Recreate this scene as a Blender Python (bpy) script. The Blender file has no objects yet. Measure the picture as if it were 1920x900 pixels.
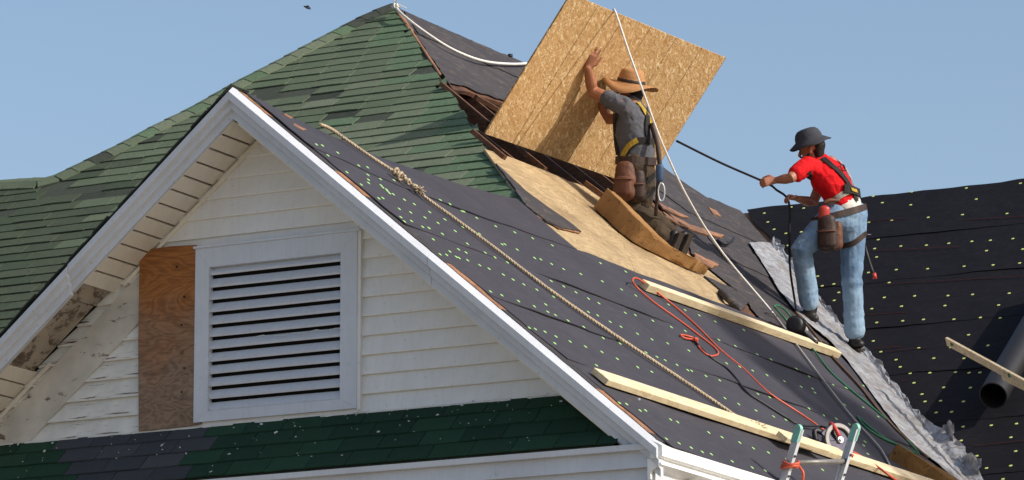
import bpy, bmesh, math, random
import numpy as np
from mathutils import Vector, Matrix
from mathutils.bvhtree import BVHTree

random.seed(7)
rng = np.random.default_rng(7)
SC = bpy.context.scene
COL = SC.collection

# ------------------------------------------------------------------ camera
# World: X runs along the gable front, Y back along the ridge, Z up; the gable peak is the origin.
FPX = 8000.0                      # focal length in photo pixels (1920 wide)
CX, CY = 960.0, 450.0
CAM = Vector((13.7206, -22.2271, -6.3185))
RIGHT = Vector((0.88397481, 0.46752837, -0.00240084))
UPV = Vector((0.09591577, -0.17632115, 0.97964841))
FWD = Vector((-0.45759011, 0.8662148, 0.2007068))
cam_data = bpy.data.cameras.new('camera')
cam = bpy.data.objects.new('camera', cam_data)
COL.objects.link(cam)
cam_data.sensor_width = 36.0
cam_data.lens = FPX * 36.0 / 1920.0
cam_data.clip_start = 0.5
cam_data.clip_end = 5000
m = Matrix((RIGHT, UPV, -FWD)).transposed().to_4x4()
m.translation = CAM
cam.matrix_world = m
SC.camera = cam

# ------------------------------------------------------------------ light
SUN_EL = math.radians(31.5)
SUN_AZ = math.radians(3.0)        # measured from +X towards +Y
SUN = Vector((math.cos(SUN_EL) * math.cos(SUN_AZ), math.cos(SUN_EL) * math.sin(SUN_AZ), math.sin(SUN_EL)))
world = bpy.data.worlds.new('World')
SC.world = world
world.use_nodes = True
wn = world.node_tree.nodes
wl = world.node_tree.links
sky = wn.new('ShaderNodeTexSky')
sky.sky_type = 'NISHITA'
sky.sun_disc = False
sky.sun_elevation = SUN_EL
sky.sun_rotation = math.pi / 2 - SUN_AZ
sky.altitude = 0
sky.air_density = 1.0
sky.dust_density = 2.2
sky.ozone_density = 1.2
bg = wn['Background']
bg.inputs['Strength'].default_value = 0.15
wl.new(sky.outputs['Color'], bg.inputs['Color'])
sd = bpy.data.lights.new('sun', 'SUN')
sd.energy = 4.2
sd.angle = math.radians(0.55)
sd.color = (1.0, 0.95, 0.87)
so = bpy.data.objects.new('sun', sd)
COL.objects.link(so)
so.location = SUN * 30
so.rotation_euler = SUN.to_track_quat('Z', 'Y').to_euler()
SC.view_settings.view_transform = 'Standard'
SC.view_settings.look = 'None'
SC.view_settings.gamma = 1.0
SC.view_settings.use_curve_mapping = False
SC.view_settings.exposure = 0.12

# ------------------------------------------------------------------ geometry helpers
def ray(x, y):
    return RIGHT * ((x - CX) / FPX) + UPV * ((CY - y) / FPX) + FWD

def hit(x, y, n, c):
    d = ray(x, y)
    return CAM + d * ((c - n.dot(CAM)) / n.dot(d))

def proj(q):
    v = Vector(q) - CAM
    z = v.dot(FWD)
    return CX + FPX * v.dot(RIGHT) / z, CY - FPX * v.dot(UPV) / z

def depth_pt(x, y, ref, d=0.0):
    """point seen at pixel x,y whose distance along the view is that of ref plus d"""
    return hit(x, y, FWD, FWD.dot(ref) + d)

PITCH = 0.84
LP = math.hypot(1, PITCH)
NP_ = Vector((PITCH, 0, 1)) / LP             # normal of the long side slope
DV = Vector((1, 0, -PITCH)) / LP             # down that slope
YV = Vector((0, 1, 0))

def sag(y, v):
    if 0 < y < 3.9 and v < 1.6:
        return -0.085 * math.sin(math.pi * y / 3.9) ** 0.8 * max(0.0, 1 - max(v, 0) / 1.6) ** 1.5
    return 0.0

def P(y, v, h=0.0):
    return DV * v + YV * y + NP_ * h + Vector((0, 0, sag(y, v)))

def Ppx(x, y, h=0.0):
    return hit(x, y, NP_, h)

def Pyv(x, y):
    q = Ppx(x, y)
    return q.y, q.dot(DV)

PFR = 0.7037
LF = math.hypot(1, PFR)
NF = Vector((0, -PFR, 1)) / LF               # front shingled slope
TF = Vector((0, 1, PFR)) / LF
HIP = Ppx(985, 385)
CF = NF.dot(HIP)
PW = 0.7132
LW = math.hypot(1, PW)
NW = Vector((0, -PW, 1)) / LW                # right wing slope
TW = Vector((0, 1, PW)) / LW
VAL = Ppx(1390, 398)
CWG = NW.dot(VAL)

def Fpx(x, y, h=0.0):
    return hit(x, y, NF, CF + h)

def Wpx(x, y, h=0.0):
    return hit(x, y, NW, CWG + h)

GROUND = -7.92
WL = {}      # world location of every object used as a parent

def setp(o, **kw):
    for k, v in kw.items():
        if v is not None:
            o[k] = v

def thing(name, label, cat, loc, group=None, kind=None):
    o = bpy.data.objects.new(name, None)
    COL.objects.link(o)
    o.location = loc
    o.empty_display_size = 0.2
    WL[o.name] = Vector(loc)
    setp(o, label=label, category=cat, group=group, kind=kind)
    return o

def attach(o, parent):
    if parent is not None:
        o.parent = parent
        o.matrix_parent_inverse = Matrix.Translation(-WL[parent.name])

def mesh_from(name, verts, faces, mat, smooth=False):
    me = bpy.data.meshes.new(name)
    me.from_pydata([tuple(v) for v in verts], [], faces)
    if mat is not None:
        me.materials.append(mat)
    me.update()
    if smooth:
        me.shade_smooth()
    return me

def fixn(me):
    b = bmesh.new()
    b.from_mesh(me)
    bmesh.ops.recalc_face_normals(b, faces=b.faces)
    b.to_mesh(me)
    b.free()

def obj(name, verts, faces, mat, parent=None, smooth=False, fix=True, **kw):
    """one mesh object, its origin at the middle of its box"""
    vs = [Vector(v) for v in verts]
    lo = Vector((min(v.x for v in vs), min(v.y for v in vs), min(v.z for v in vs)))
    hi = Vector((max(v.x for v in vs), max(v.y for v in vs), max(v.z for v in vs)))
    c = (lo + hi) / 2
    me = mesh_from(name, [v - c for v in vs], faces, mat, smooth)
    if fix:
        fixn(me)
    o = bpy.data.objects.new(name, me)
    COL.objects.link(o)
    o.location = c
    WL[o.name] = c
    attach(o, parent)
    setp(o, **kw)
    return o

def inst(name, me, mw, parent=None, **kw):
    o = bpy.data.objects.new(name, me)
    COL.objects.link(o)
    attach(o, parent)
    o.matrix_basis = mw
    WL[o.name] = mw.translation.copy()
    setp(o, **kw)
    return o

def frame(o, x, y, z, sx=1, sy=1, sz=1):
    mm = Matrix((x * sx, y * sy, z * sz)).transposed().to_4x4()
    mm.translation = o
    return mm

def box_geo(c, ax, ay, az, hx, hy, hz):
    v = []
    for i in (-1, 1):
        for j in (-1, 1):
            for k in (-1, 1):
                v.append(c + ax * (i * hx) + ay * (j * hy) + az * (k * hz))
    f = [(0, 1, 3, 2), (4, 6, 7, 5), (0, 4, 5, 1), (2, 3, 7, 6), (0, 2, 6, 4), (1, 5, 7, 3)]
    return v, f

class MB:
    """collects closed shapes for one mesh"""
    def __init__(s):
        s.v = []
        s.f = []

    def add(s, v, f):
        n = len(s.v)
        s.v += [Vector(q) for q in v]
        s.f += [tuple(i + n for i in q) for q in f]
        return s

    def box(s, c, ax, ay, az, hx, hy, hz):
        return s.add(*box_geo(c, ax, ay, az, hx, hy, hz))

    def tube(s, pts, r, n=8, closed=False):
        return s.add(*tube_geo(pts, r, n, closed))

    def build(s, name, mat, parent=None, smooth=False, **kw):
        return obj(name, s.v, s.f, mat, parent, smooth, **kw)

def bevel_obj(o, w, seg=2):
    b = bmesh.new()
    b.from_mesh(o.data)
    es = [e for e in b.edges if len(e.link_faces) == 2 and e.calc_face_angle(0) > 0.5]
    bmesh.ops.bevel(b, geom=es, offset=w, segments=seg, affect='EDGES', profile=0.5)
    b.to_mesh(o.data)
    b.free()
    return o

def slab_geo(top, thick, n):
    """prism: polygon 'top' (world points) pushed down along -n"""
    k = len(top)
    v = list(top) + [q - n * thick for q in top]
    f = [tuple(range(k)), tuple(range(2 * k - 1, k - 1, -1))]
    for i in range(k):
        j = (i + 1) % k
        f.append((i, i + k, j + k, j))
    return v, f

def slab(name, top, thick, n, mat, parent=None, **kw):
    v, f = slab_geo(top, thick, n)
    return obj(name, v, f, mat, parent, **kw)

def sweep(name, prof, place, a0, a1, mat, parent=None, **kw):
    """profile swept between two ends: place(a, p, q) -> world point; a0/a1 may be functions of (p,q)"""
    k = len(prof)
    v = [place(a0(p, q) if callable(a0) else a0, p, q) for p, q in prof]
    v += [place(a1(p, q) if callable(a1) else a1, p, q) for p, q in prof]
    f = [tuple(range(k)), tuple(range(2 * k - 1, k - 1, -1))]
    for i in range(k):
        j = (i + 1) % k
        f.append((i, i + k, j + k, j))
    return obj(name, v, f, mat, parent, **kw)

def smooth_path(pts, step=0.05):
    """Catmull-Rom through pts"""
    pts = [Vector(p) for p in pts]
    if len(pts) < 3:
        n = max(2, int((pts[1] - pts[0]).length / step))
        return [pts[0].lerp(pts[1], i / n) for i in range(n + 1)]
    ext = [pts[0] * 2 - pts[1]] + pts + [pts[-1] * 2 - pts[-2]]
    out = []
    for i in range(1, len(ext) - 2):
        a, b, c, d = ext[i - 1], ext[i], ext[i + 1], ext[i + 2]
        n = max(2, int((c - b).length / step))
        for k in range(n):
            t = k / n
            out.append(0.5 * ((2 * b) + (c - a) * t + (2 * a - 5 * b + 4 * c - d) * t * t + (3 * b - a - 3 * c + d) * t ** 3))
    out.append(pts[-1])
    return out

def frames_along(pts):
    n = len(pts)
    T = []
    for i in range(n):
        a = pts[max(0, i - 1)]
        b = pts[min(n - 1, i + 1)]
        T.append((b - a).normalized())
    u = T[0].orthogonal().normalized()
    U = []
    for t in T:
        u = (u - t * u.dot(t)).normalized()
        U.append(u)
    return T, U

def tube_geo(pts, r, n=8, closed=False):
    pts = [Vector(p) for p in pts]
    T, U = frames_along(pts)
    v, f = [], []
    m_ = len(pts)
    for i in range(m_):
        rr = r(i / (m_ - 1)) if callable(r) else r
        w = T[i].cross(U[i])
        for k in range(n):
            a = 2 * math.pi * k / n
            v.append(pts[i] + (U[i] * math.cos(a) + w * math.sin(a)) * rr)
    for i in range(m_ - 1):
        for k in range(n):
            k2 = (k + 1) % n
            f.append((i * n + k, i * n + k2, (i + 1) * n + k2, (i + 1) * n + k))
    f.append(tuple(range(n - 1, -1, -1)))
    f.append(tuple((m_ - 1) * n + k for k in range(n)))
    return v, f

def strands_geo(pts, R, r, pitch, n=6, k=3):
    """a laid rope: k strands twisted round the path"""
    T, U = frames_along(pts)
    d = 0
    paths = [[] for _ in range(k)]
    for i, p in enumerate(pts):
        if i:
            d += (pts[i] - pts[i - 1]).length
        w = T[i].cross(U[i])
        for s in range(k):
            a = 2 * math.pi * (d / pitch + s / k)
            paths[s].append(p + (U[i] * math.cos(a) + w * math.sin(a)) * R)
    mb = MB()
    for q in paths:
        mb.add(*tube_geo(q, r, n))
    return mb

# ------------------------------------------------------------------ materials
def rgb(r, g, b):
    def l(c):
        c /= 255.0
        return c / 12.92 if c <= 0.04045 else ((c + 0.055) / 1.055) ** 2.4
    return (l(r), l(g), l(b), 1.0)

class NT:
    def __init__(s, name, rough=0.6, spec=0.4, metal=0.0):
        s.m = bpy.data.materials.new(name)
        s.m.use_nodes = True
        s.t = s.m.node_tree
        s.b = s.t.nodes['Principled BSDF']
        s.b.inputs['Roughness'].default_value = rough
        s.b.inputs['Specular IOR Level'].default_value = spec
        s.b.inputs['Metallic'].default_value = metal
        s.tc = None

    def n(s, t, **kw):
        nd = s.t.nodes.new(t)
        for k, v in kw.items():
            setattr(nd, k, v)
        return nd

    def l(s, a, b):
        s.t.links.new(a, b)

    def coord(s, scale=(1, 1, 1), rot=(0, 0, 0), out='Object'):
        if s.tc is None:
            s.tc = s.n('ShaderNodeTexCoord')
        mp = s.n('ShaderNodeMapping')
        mp.inputs['Scale'].default_value = scale
        mp.inputs['Rotation'].default_value = rot
        s.l(s.tc.outputs[out], mp.inputs['Vector'])
        return mp.outputs['Vector']

    def noise(s, vec, scale, detail=4, rough=0.55, dist=0.0):
        nd = s.n('ShaderNodeTexNoise')
        nd.inputs['Scale'].default_value = scale
        nd.inputs['Detail'].default_value = detail
        nd.inputs['Roughness'].default_value = rough
        nd.inputs['Distortion'].default_value = dist
        s.l(vec, nd.inputs['Vector'])
        return nd.outputs['Fac']

    def ramp(s, fac, stops, interp='LINEAR'):
        nd = s.n('ShaderNodeValToRGB')
        nd.color_ramp.interpolation = interp
        el = nd.color_ramp.elements
        while len(el) < len(stops):
            el.new(0.5)
        for e, (p, c) in zip(el, stops):
            e.position = p
            e.color = c if len(c) == 4 else (*c, 1)
        s.l(fac, nd.inputs['Fac'])
        return nd.outputs['Color']

    def mix(s, fac, a, b, mode='MIX'):
        nd = s.n('ShaderNodeMix', data_type='RGBA', blend_type=mode)
        for sock, v in ((nd.inputs[0], fac), (nd.inputs[6], a), (nd.inputs[7], b)):
            if hasattr(v, 'links'):
                s.l(v, sock)
            else:
                sock.default_value = v
        return nd.outputs[2]

    def math(s, op, a, b=0.0):
        nd = s.n('ShaderNodeMath', operation=op)
        for sock, v in ((nd.inputs[0], a), (nd.inputs[1], b)):
            if hasattr(v, 'links'):
                s.l(v, sock)
            else:
                sock.default_value = v
        return nd.outputs[0]

    def rand(s):
        return s.n('ShaderNodeObjectInfo').outputs['Random']

    def color(s, c):
        if hasattr(c, 'links'):
            s.l(c, s.b.inputs['Base Color'])
        else:
            s.b.inputs['Base Color'].default_value = c
        return s

    def bump(s, h, dist=0.01, strength=0.5):
        nd = s.n('ShaderNodeBump')
        nd.inputs['Distance'].default_value = dist
        nd.inputs['Strength'].default_value = strength
        s.l(h, nd.inputs['Height'])
        s.l(nd.outputs['Normal'], s.b.inputs['Normal'])
        return s

BLK = (0, 0, 0, 1)
WHT = (1, 1, 1, 1)

def mul(c, k):
    return (c[0] * k, c[1] * k, c[2] * k, 1)

def plain(name, c, rough=0.55, spec=0.4, var=0.15, scale=12, metal=0.0, bump=0.0):
    t = NT(name, rough, spec, metal)
    f = t.noise(t.coord(), scale, 5)
    t.color(t.ramp(f, [(0.3, mul(c, 1 - var)), (0.7, mul(c, 1 + var))]))
    if bump:
        t.bump(t.noise(t.coord(), scale * 4, 4), bump, 0.6)
    return t.m

def mat_trim(name, c, dirt=0.35):
    t = NT(name, 0.42, 0.4)
    big = t.noise(t.coord(), 2.2, 5, 0.6)
    fine = t.noise(t.coord(), 34, 4, 0.65)
    col = t.ramp(big, [(0.25, mul(c, 0.86)), (0.6, c)])
    spots = t.ramp(fine, [(0.30, WHT), (0.36, BLK)])
    streak = t.noise(t.coord((14, 14, 1.2)), 3, 5, 0.6)
    st = t.ramp(streak, [(0.35, (0.5, 0.5, 0.5, 1)), (0.55, BLK)])
    col = t.mix(t.math('MULTIPLY', spots, dirt), col, mul(rgb(110, 100, 88), 1))
    col = t.mix(t.math('MULTIPLY', st, dirt * 0.7), col, rgb(150, 142, 128))
    t.color(col)
    t.bump(t.noise(t.coord(), 9, 3), 0.004, 0.35)
    return t.m

M = {}
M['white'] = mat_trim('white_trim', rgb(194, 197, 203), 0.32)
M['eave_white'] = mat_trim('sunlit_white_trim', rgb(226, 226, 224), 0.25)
M['vent'] = mat_trim('vent_white', rgb(200, 204, 212), 0.3)
M['siding'] = mat_trim('cream_siding', rgb(222, 221, 219), 0.2)
M['soffit'] = mat_trim('soffit_vinyl', rgb(222, 214, 200), 0.3)

def mat_oldpaint(name, bare, pc, st=(1.2, 6, 22)):
    t = NT(name, 0.7, 0.25)
    c1 = t.coord(st)
    crack = t.noise(c1, 2.2, 8, 0.72, 0.5)
    mask = t.ramp(crack, [(bare - 0.02, WHT), (bare + 0.02, BLK)])
    wood = t.ramp(t.noise(t.coord((3, 8, 60)), 2, 5), [(0.3, rgb(70, 58, 48)), (0.7, rgb(128, 112, 98))])
    paint = t.ramp(t.noise(t.coord(), 4, 6), [(0.3, mul(pc, 0.7)), (0.65, pc)])
    t.color(t.mix(mask, paint, wood))
    t.bump(mask, 0.004, -0.6)
    return t.m
M['oldpaint'] = mat_oldpaint('peeling_paint', 0.395, rgb(218, 216, 210))
M['oldplank'] = mat_oldpaint('peeling_plank_paint', 0.38, rgb(198, 192, 182), (3, 6, 7))
M['oldsoffit'] = mat_oldpaint('bare_soffit_wood', 0.46, rgb(166, 154, 138), (4, 4, 6))

def mat_shingle(name, c0, c1, worn, spread=0.5):
    t = NT(name, 0.9, 0.15)
    r = t.rand()
    base = t.mix(r, c0, c1)
    gran = t.noise(t.coord(), 260, 2, 0.7)
    base = t.mix(1.0, base, t.ramp(gran, [(0.3, (0.62, 0.62, 0.62, 1)), (0.7, (1.38, 1.38, 1.34, 1))]), 'MULTIPLY')
    t2 = t.n('ShaderNodeTexCoord')
    big = t.noise(t2.outputs['Object'], 7, 5, 0.65)
    nd = t.n('ShaderNodeObjectInfo')
    wv = t.noise(nd.outputs['Location'], 0.9, 3, 0.6)
    worn_m = t.ramp(big, [(spread, BLK), (spread + 0.16, WHT)])
    base = t.mix(t.math('MULTIPLY', worn_m, 0.6), base, worn)
    blot = t.noise(t2.outputs['Object'], 24, 4, 0.7)
    base = t.mix(1.0, base, t.ramp(blot, [(0.3, (0.78, 0.78, 0.78, 1)), (0.7, (1.2, 1.2, 1.18, 1))]), 'MULTIPLY')
    base = t.mix(t.ramp(wv, [(0.40, (0.2, 0.2, 0.2, 1)), (0.62, BLK)]), base, mul(worn, 0.85))
    chip = t.ramp(t.noise(t2.outputs['Object'], 60, 2, 0.8), [(0.71, BLK), (0.74, WHT)])
    base = t.mix(t.math('MULTIPLY', chip, 0.55), base, rgb(168, 172, 160))
    t.color(base)
    t.bump(gran, 0.003, 0.7)
    return t.m
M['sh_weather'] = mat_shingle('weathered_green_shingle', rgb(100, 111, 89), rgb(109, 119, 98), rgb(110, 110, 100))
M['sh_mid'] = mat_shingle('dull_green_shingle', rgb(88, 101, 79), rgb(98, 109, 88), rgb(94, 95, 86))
M['sh_dusky'] = mat_shingle('dusky_green_shingle', rgb(66, 77, 60), rgb(76, 85, 68), rgb(70, 70, 64))  # darker green for the tabs towards the left end of the slope
M['sh_fresh'] = mat_shingle('fresh_green_shingle', rgb(84, 104, 80), rgb(92, 113, 88), rgb(106, 114, 96), 0.55)
M['sh_bare'] = mat_shingle('worn_dark_shingle', rgb(56, 60, 54), rgb(72, 76, 68), rgb(78, 82, 70))
M['sh_pent'] = mat_shingle('dark_green_shingle', rgb(30, 56, 44), rgb(40, 70, 54), rgb(28, 50, 40), 0.62)
M['sh_slate'] = mat_shingle('slate_shingle', rgb(58, 61, 67), rgb(72, 74, 80), rgb(54, 56, 60), 0.62)

def mat_felt(name, c, dust, amt, rough=0.72, spec=0.15):
    t = NT(name, rough, spec)
    f1 = t.noise(t.coord(), 1.3, 6, 0.6)
    f2 = t.noise(t.coord((1, 1, 1)), 42, 4, 0.7)
    col = t.ramp(f1, [(0.3, mul(c, 0.85)), (0.7, mul(c, 1.18))])
    sc = t.noise(t.coord((3, 1, 3), (0, 0, 0.5)), 5, 8, 0.75, 0.6)
    m_ = t.ramp(sc, [(0.52, BLK), (0.72, WHT)])
    col = t.mix(t.math('MULTIPLY', m_, amt), col, dust)
    sp = t.ramp(f2, [(0.70, BLK), (0.74, WHT)])
    col = t.mix(t.math('MULTIPLY', sp, amt * 1.2), col, mul(dust, 1.5))
    t.color(col)
    a = t.noise(t.coord((1.0, 2.2, 1.0)), 3.2, 4, 0.6, 0.4)
    b = t.math('MULTIPLY', t.noise(t.coord(), 90, 3), 0.08)
    t.bump(t.math('ADD', a, b), 0.03, 0.35)
    return t.m
M['felt'] = mat_felt('grey_roofing_felt', rgb(61, 59, 65), rgb(104, 100, 102), 0.16)
M['felt_old'] = mat_felt('old_roofing_felt', rgb(62, 59, 61), rgb(128, 112, 98), 0.55, 0.85)
M['felt_black'] = mat_felt('black_roofing_felt', rgb(27, 26, 30), rgb(60, 54, 56), 0.2, 0.75, 0.1)

def mat_wood(name, c0, c1, axis='Y', ring=18, knots=False, dirt=None, rough=0.65, fine=1.0):
    t = NT(name, rough, 0.25)
    st = {'X': (0.35, 1, 1), 'Y': (1, 0.35, 1), 'Z': (1, 1, 0.35)}[axis]
    st2 = {'X': (0.06, 1, 1), 'Y': (1, 0.06, 1), 'Z': (1, 1, 0.06)}[axis]
    n1 = t.noise(t.coord(st), ring * 0.35, 4, 0.55, 1.2)
    n2 = t.noise(t.coord(st2), ring * 5, 4, 0.7)
    rings = t.math('FRACT', t.math('MULTIPLY', n1, 9.0 * fine))
    fac = t.math('ADD', t.math('MULTIPLY', rings, 0.35), t.math('MULTIPLY', n2, 0.65))
    col = t.ramp(fac, [(0.25, c0), (0.7, c1)])
    if knots:
        vo = t.n('ShaderNodeTexVoronoi')
        vo.inputs['Scale'].default_value = 4.2
        t.l(t.coord(st), vo.inputs['Vector'])
        k = t.ramp(vo.outputs['Distance'], [(0.03, WHT), (0.10, BLK)])
        col = t.mix(t.math('MULTIPLY', k, 0.8), col, mul(c0, 0.4))
    if dirt:
        d = t.noise(t.coord(), 1.7, 6, 0.7)
        col = t.mix(t.ramp(d, [(0.45, BLK), (0.68, (0.75, 0.75, 0.75, 1))]), col, dirt)
        s = t.ramp(t.noise(t.coord(st), 24, 3, 0.7), [(0.69, BLK), (0.73, WHT)])
        col = t.mix(t.math('MULTIPLY', s, 0.6), col, mul(dirt, 0.35))
    t.color(col)
    t.bump(fac, 0.002, 0.4)
    return t.m
M['ply'] = mat_wood('pale_plywood', rgb(138, 116, 86), rgb(182, 158, 120), 'Y', 12, False, rgb(108, 88, 64))
def mat_patch():
    t = NT('weathered_plywood', 0.75, 0.2)
    v_ = t.coord((0.34, 1, 1.15))
    n1 = t.noise(v_, 3.4, 3, 0.5, 1.6)
    rings = t.math('ABSOLUTE', t.math('SUBTRACT', t.math('FRACT', t.math('MULTIPLY', n1, 11.0)), 0.5))
    fine = t.noise(t.coord((0.12, 1, 1)), 60, 4, 0.7)
    fac = t.math('ADD', t.math('MULTIPLY', rings, 0.55), t.math('MULTIPLY', fine, 0.75))
    warm = t.ramp(fac, [(0.2, rgb(108, 66, 36)), (0.8, rgb(168, 110, 62))])
    grey = t.ramp(fac, [(0.2, rgb(92, 74, 62)), (0.8, rgb(150, 126, 106))])
    sp = t.n('ShaderNodeSeparateXYZ')
    t.l(t.coord(), sp.inputs[0])
    h_ = t.math('ADD', t.math('MULTIPLY', sp.outputs[2], 0.9), t.math('MULTIPLY', t.noise(t.coord(), 3, 4), 0.9))
    col = t.mix(t.ramp(h_, [(0.25, WHT), (0.75, BLK)]), warm, grey)
    vo = t.n('ShaderNodeTexVoronoi')
    vo.inputs['Scale'].default_value = 5
    t.l(t.coord(), vo.inputs['Vector'])
    col = t.mix(t.math('MULTIPLY', t.ramp(vo.outputs['Distance'], [(0.05, WHT), (0.13, BLK)]), 0.7), col, rgb(56, 38, 26))
    t.color(col)
    t.bump(fac, 0.002, 0.4)
    return t.m
M['ply_old'] = mat_patch()
M['rafter'] = mat_wood('rafter_wood', rgb(76, 50, 36), rgb(116, 80, 58), 'X', 14, False, rgb(60, 42, 32))
M['torn'] = mat_wood('torn_sheathing', rgb(122, 84, 60), rgb(164, 120, 88), 'Y', 16, False, rgb(80, 62, 52))
M['lumber'] = mat_wood('new_lumber', rgb(196, 174, 136), rgb(222, 204, 170), 'Y', 14, True, None, 0.6, 0.6)
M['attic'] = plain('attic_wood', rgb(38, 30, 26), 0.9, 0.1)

def mat_osb():
    t = NT('osb_board', 0.6, 0.35)
    cols = None
    heights = None
    for k, (ang, sc, thr) in enumerate(((0.25, 30, 0.0), (-0.6, 25, 0.5), (1.2, 28, 0.58), (0.6, 20, 0.68))):
        vec = t.coord((1, 1, 1), (0, 0, ang))
        wob = t.n('ShaderNodeVectorMath', operation='ADD')
        ns = t.n('ShaderNodeTexNoise')
        ns.inputs['Scale'].default_value = 9
        t.l(vec, ns.inputs['Vector'])
        sc_ = t.n('ShaderNodeVectorMath', operation='SCALE')
        sc_.inputs['Scale'].default_value = 0.05
        t.l(ns.outputs['Color'], sc_.inputs[0])
        t.l(vec, wob.inputs[0])
        t.l(sc_.outputs[0], wob.inputs[1])
        mp = t.n('ShaderNodeMapping')
        mp.inputs['Scale'].default_value = (1.0, 3.4, 1.0)
        t.l(wob.outputs[0], mp.inputs['Vector'])
        vo = t.n('ShaderNodeTexVoronoi')
        vo.inputs['Scale'].default_value = sc
        t.l(mp.outputs[0], vo.inputs['Vector'])
        sep = t.n('ShaderNodeSeparateColor')
        t.l(vo.outputs['Color'], sep.inputs['Color'])
        c = t.ramp(sep.outputs[0], [(0.0, rgb(174, 134, 86)), (0.35, rgb(194, 156, 106)), (0.75, rgb(205, 168, 120)), (1.0, rgb(232, 206, 164))])
        gr = t.noise(t.coord((2, 60, 2), (0, 0, ang)), 3, 3)
        c = t.mix(1.0, c, t.ramp(gr, [(0.3, (0.82, 0.80, 0.78, 1)), (0.7, (1.08, 1.08, 1.08, 1))]), 'MULTIPLY')
        if cols is None:
            cols, heights = c, sep.outputs[0]
        else:
            mk = t.math('GREATER_THAN', sep.outputs[1], thr)
            cols = t.mix(mk, cols, c)
    # printed nail lines every 16 inches, darker stray strands
    vec = t.coord()
    sx = t.n('ShaderNodeSeparateXYZ')
    t.l(vec, sx.inputs[0])
    fr = t.math('FRACT', t.math('ADD', t.math('MULTIPLY', sx.outputs[0], 1 / 0.4064), 0.5))
    ln = t.math('LESS_THAN', t.math('ABSOLUTE', t.math('SUBTRACT', fr, 0.5)), 0.016)
    brk = t.math('GREATER_THAN', t.noise(vec, 20, 3), 0.40)
    cols = t.mix(t.math('MULTIPLY', t.math('MULTIPLY', ln, brk), 0.55), cols, rgb(84, 60, 40))
    dk = t.ramp(t.noise(t.coord((1, 3.0, 1), (0, 0, 0.5)), 11, 2, 0.5), [(0.745, BLK), (0.76, WHT)])
    cols = t.mix(t.math('MULTIPLY', dk, 0.8), cols, rgb(98, 52, 26))
    t.color(cols)
    t.bump(heights, 0.002, 0.5)
    return t.m
M['osb'] = mat_osb()

def mat_flash():
    t = NT('crinkled_flashing', 0.42, 0.5, 0.12)
    f = t.noise(t.coord(), 5, 7, 0.7, 0.5)
    st = t.noise(t.coord(), 16, 6, 0.7)
    col = t.ramp(f, [(0.3, rgb(120, 114, 108)), (0.5, rgb(152, 152, 154)), (0.7, rgb(178, 180, 184))])
    col = t.mix(t.ramp(st, [(0.5, BLK), (0.66, (0.8, 0.8, 0.8, 1))]), col, rgb(106, 84, 62))
    t.color(col)
    t.bump(t.noise(t.coord(), 9, 4, 0.6, 1.0), 0.02, 0.35)
    return t.m
M['flash'] = mat_flash()
M['cap_y'] = plain('yellow_green_cap', rgb(198, 205, 118), 0.4, 0.4, 0.08)
M['cap_g'] = plain('green_cap', rgb(158, 206, 122), 0.4, 0.4, 0.08)
M['chalk'] = plain('red_chalk', rgb(70, 36, 34), 0.9, 0.1)
M['chip'] = plain('paint_chip', rgb(196, 200, 198), 0.7, 0.2)
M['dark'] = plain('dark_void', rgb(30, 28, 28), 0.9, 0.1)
M['grass'] = plain('dry_ground', rgb(156, 146, 130), 0.95, 0.1, 0.3, 2)

# ================================================================== the setting
gv = [(-900, -900, GROUND), (900, -900, GROUND), (900, 900, GROUND), (-900, 900, GROUND)]
g = obj('ground', gv, [(0, 1, 2, 3)], M['grass'], kind='structure')

house = thing('house', 'white gabled house with green shingles and a roof stripped to black felt', 'house', (0, 3.0, GROUND))
X_, Y_, Z_ = Vector((1, 0, 0)), Vector((0, 1, 0)), Vector((0, 0, 1))
YW = 0.40                     # plane of the gable wall

# ---- body of the house below the roofs
mb = MB()
mb.box(Vector((0, 5.6, (GROUND - 2.75) / 2)), X_, Y_, Z_, 2.72, 5.1, (-2.75 - GROUND) / 2)
mb.box(Vector((-4.6, 6.6, (GROUND - 2.2) / 2)), X_, Y_, Z_, 1.9, 3.9, (-2.2 - GROUND) / 2)
mb.box(Vector((5.2, 10.4, (GROUND - 2.2) / 2)), X_, Y_, Z_, 2.5, 2.9, (-2.2 - GROUND) / 2)
mb.build('lower_wall', M['siding'], house)

# ---- front slope with green shingles
OUT = [(740, 15), (690, 36), (645, 60), (600, 83), (520, 126), (450, 162), (375, 205), (300, 242), (235, 277), (160, 313), (120, 333), (85, 346), (30, 349), (-30, 354), (-120, 362)]
out3 = [Fpx(x, y) for x, y in OUT]
APEX = out3[0].copy()
lowL = Vector((out3[-1].x - 1.2, 0.75, 0)); lowL.z = (CF + NF.y * -lowL.y) / NF.z
lowR = Vector((0.0, 0.75, 0)); lowR.z = (CF + NF.y * -lowR.y) / NF.z
def onF(x, y):
    return Vector((x, y, (CF - NF.y * y) / NF.z))
lowL = onF(out3[-1].x - 0.6, 0.8)
lowR = onF(-1.6, 0.8)
fpoly = [HIP] + [APEX] + out3[1:] + [lowL, lowR, onF(-0.4, 3.2)]
front_slope = slab('front_roof_slope', [q - NF * 0.006 for q in fpoly], 0.05, NF, M['sh_bare'], house)

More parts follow.
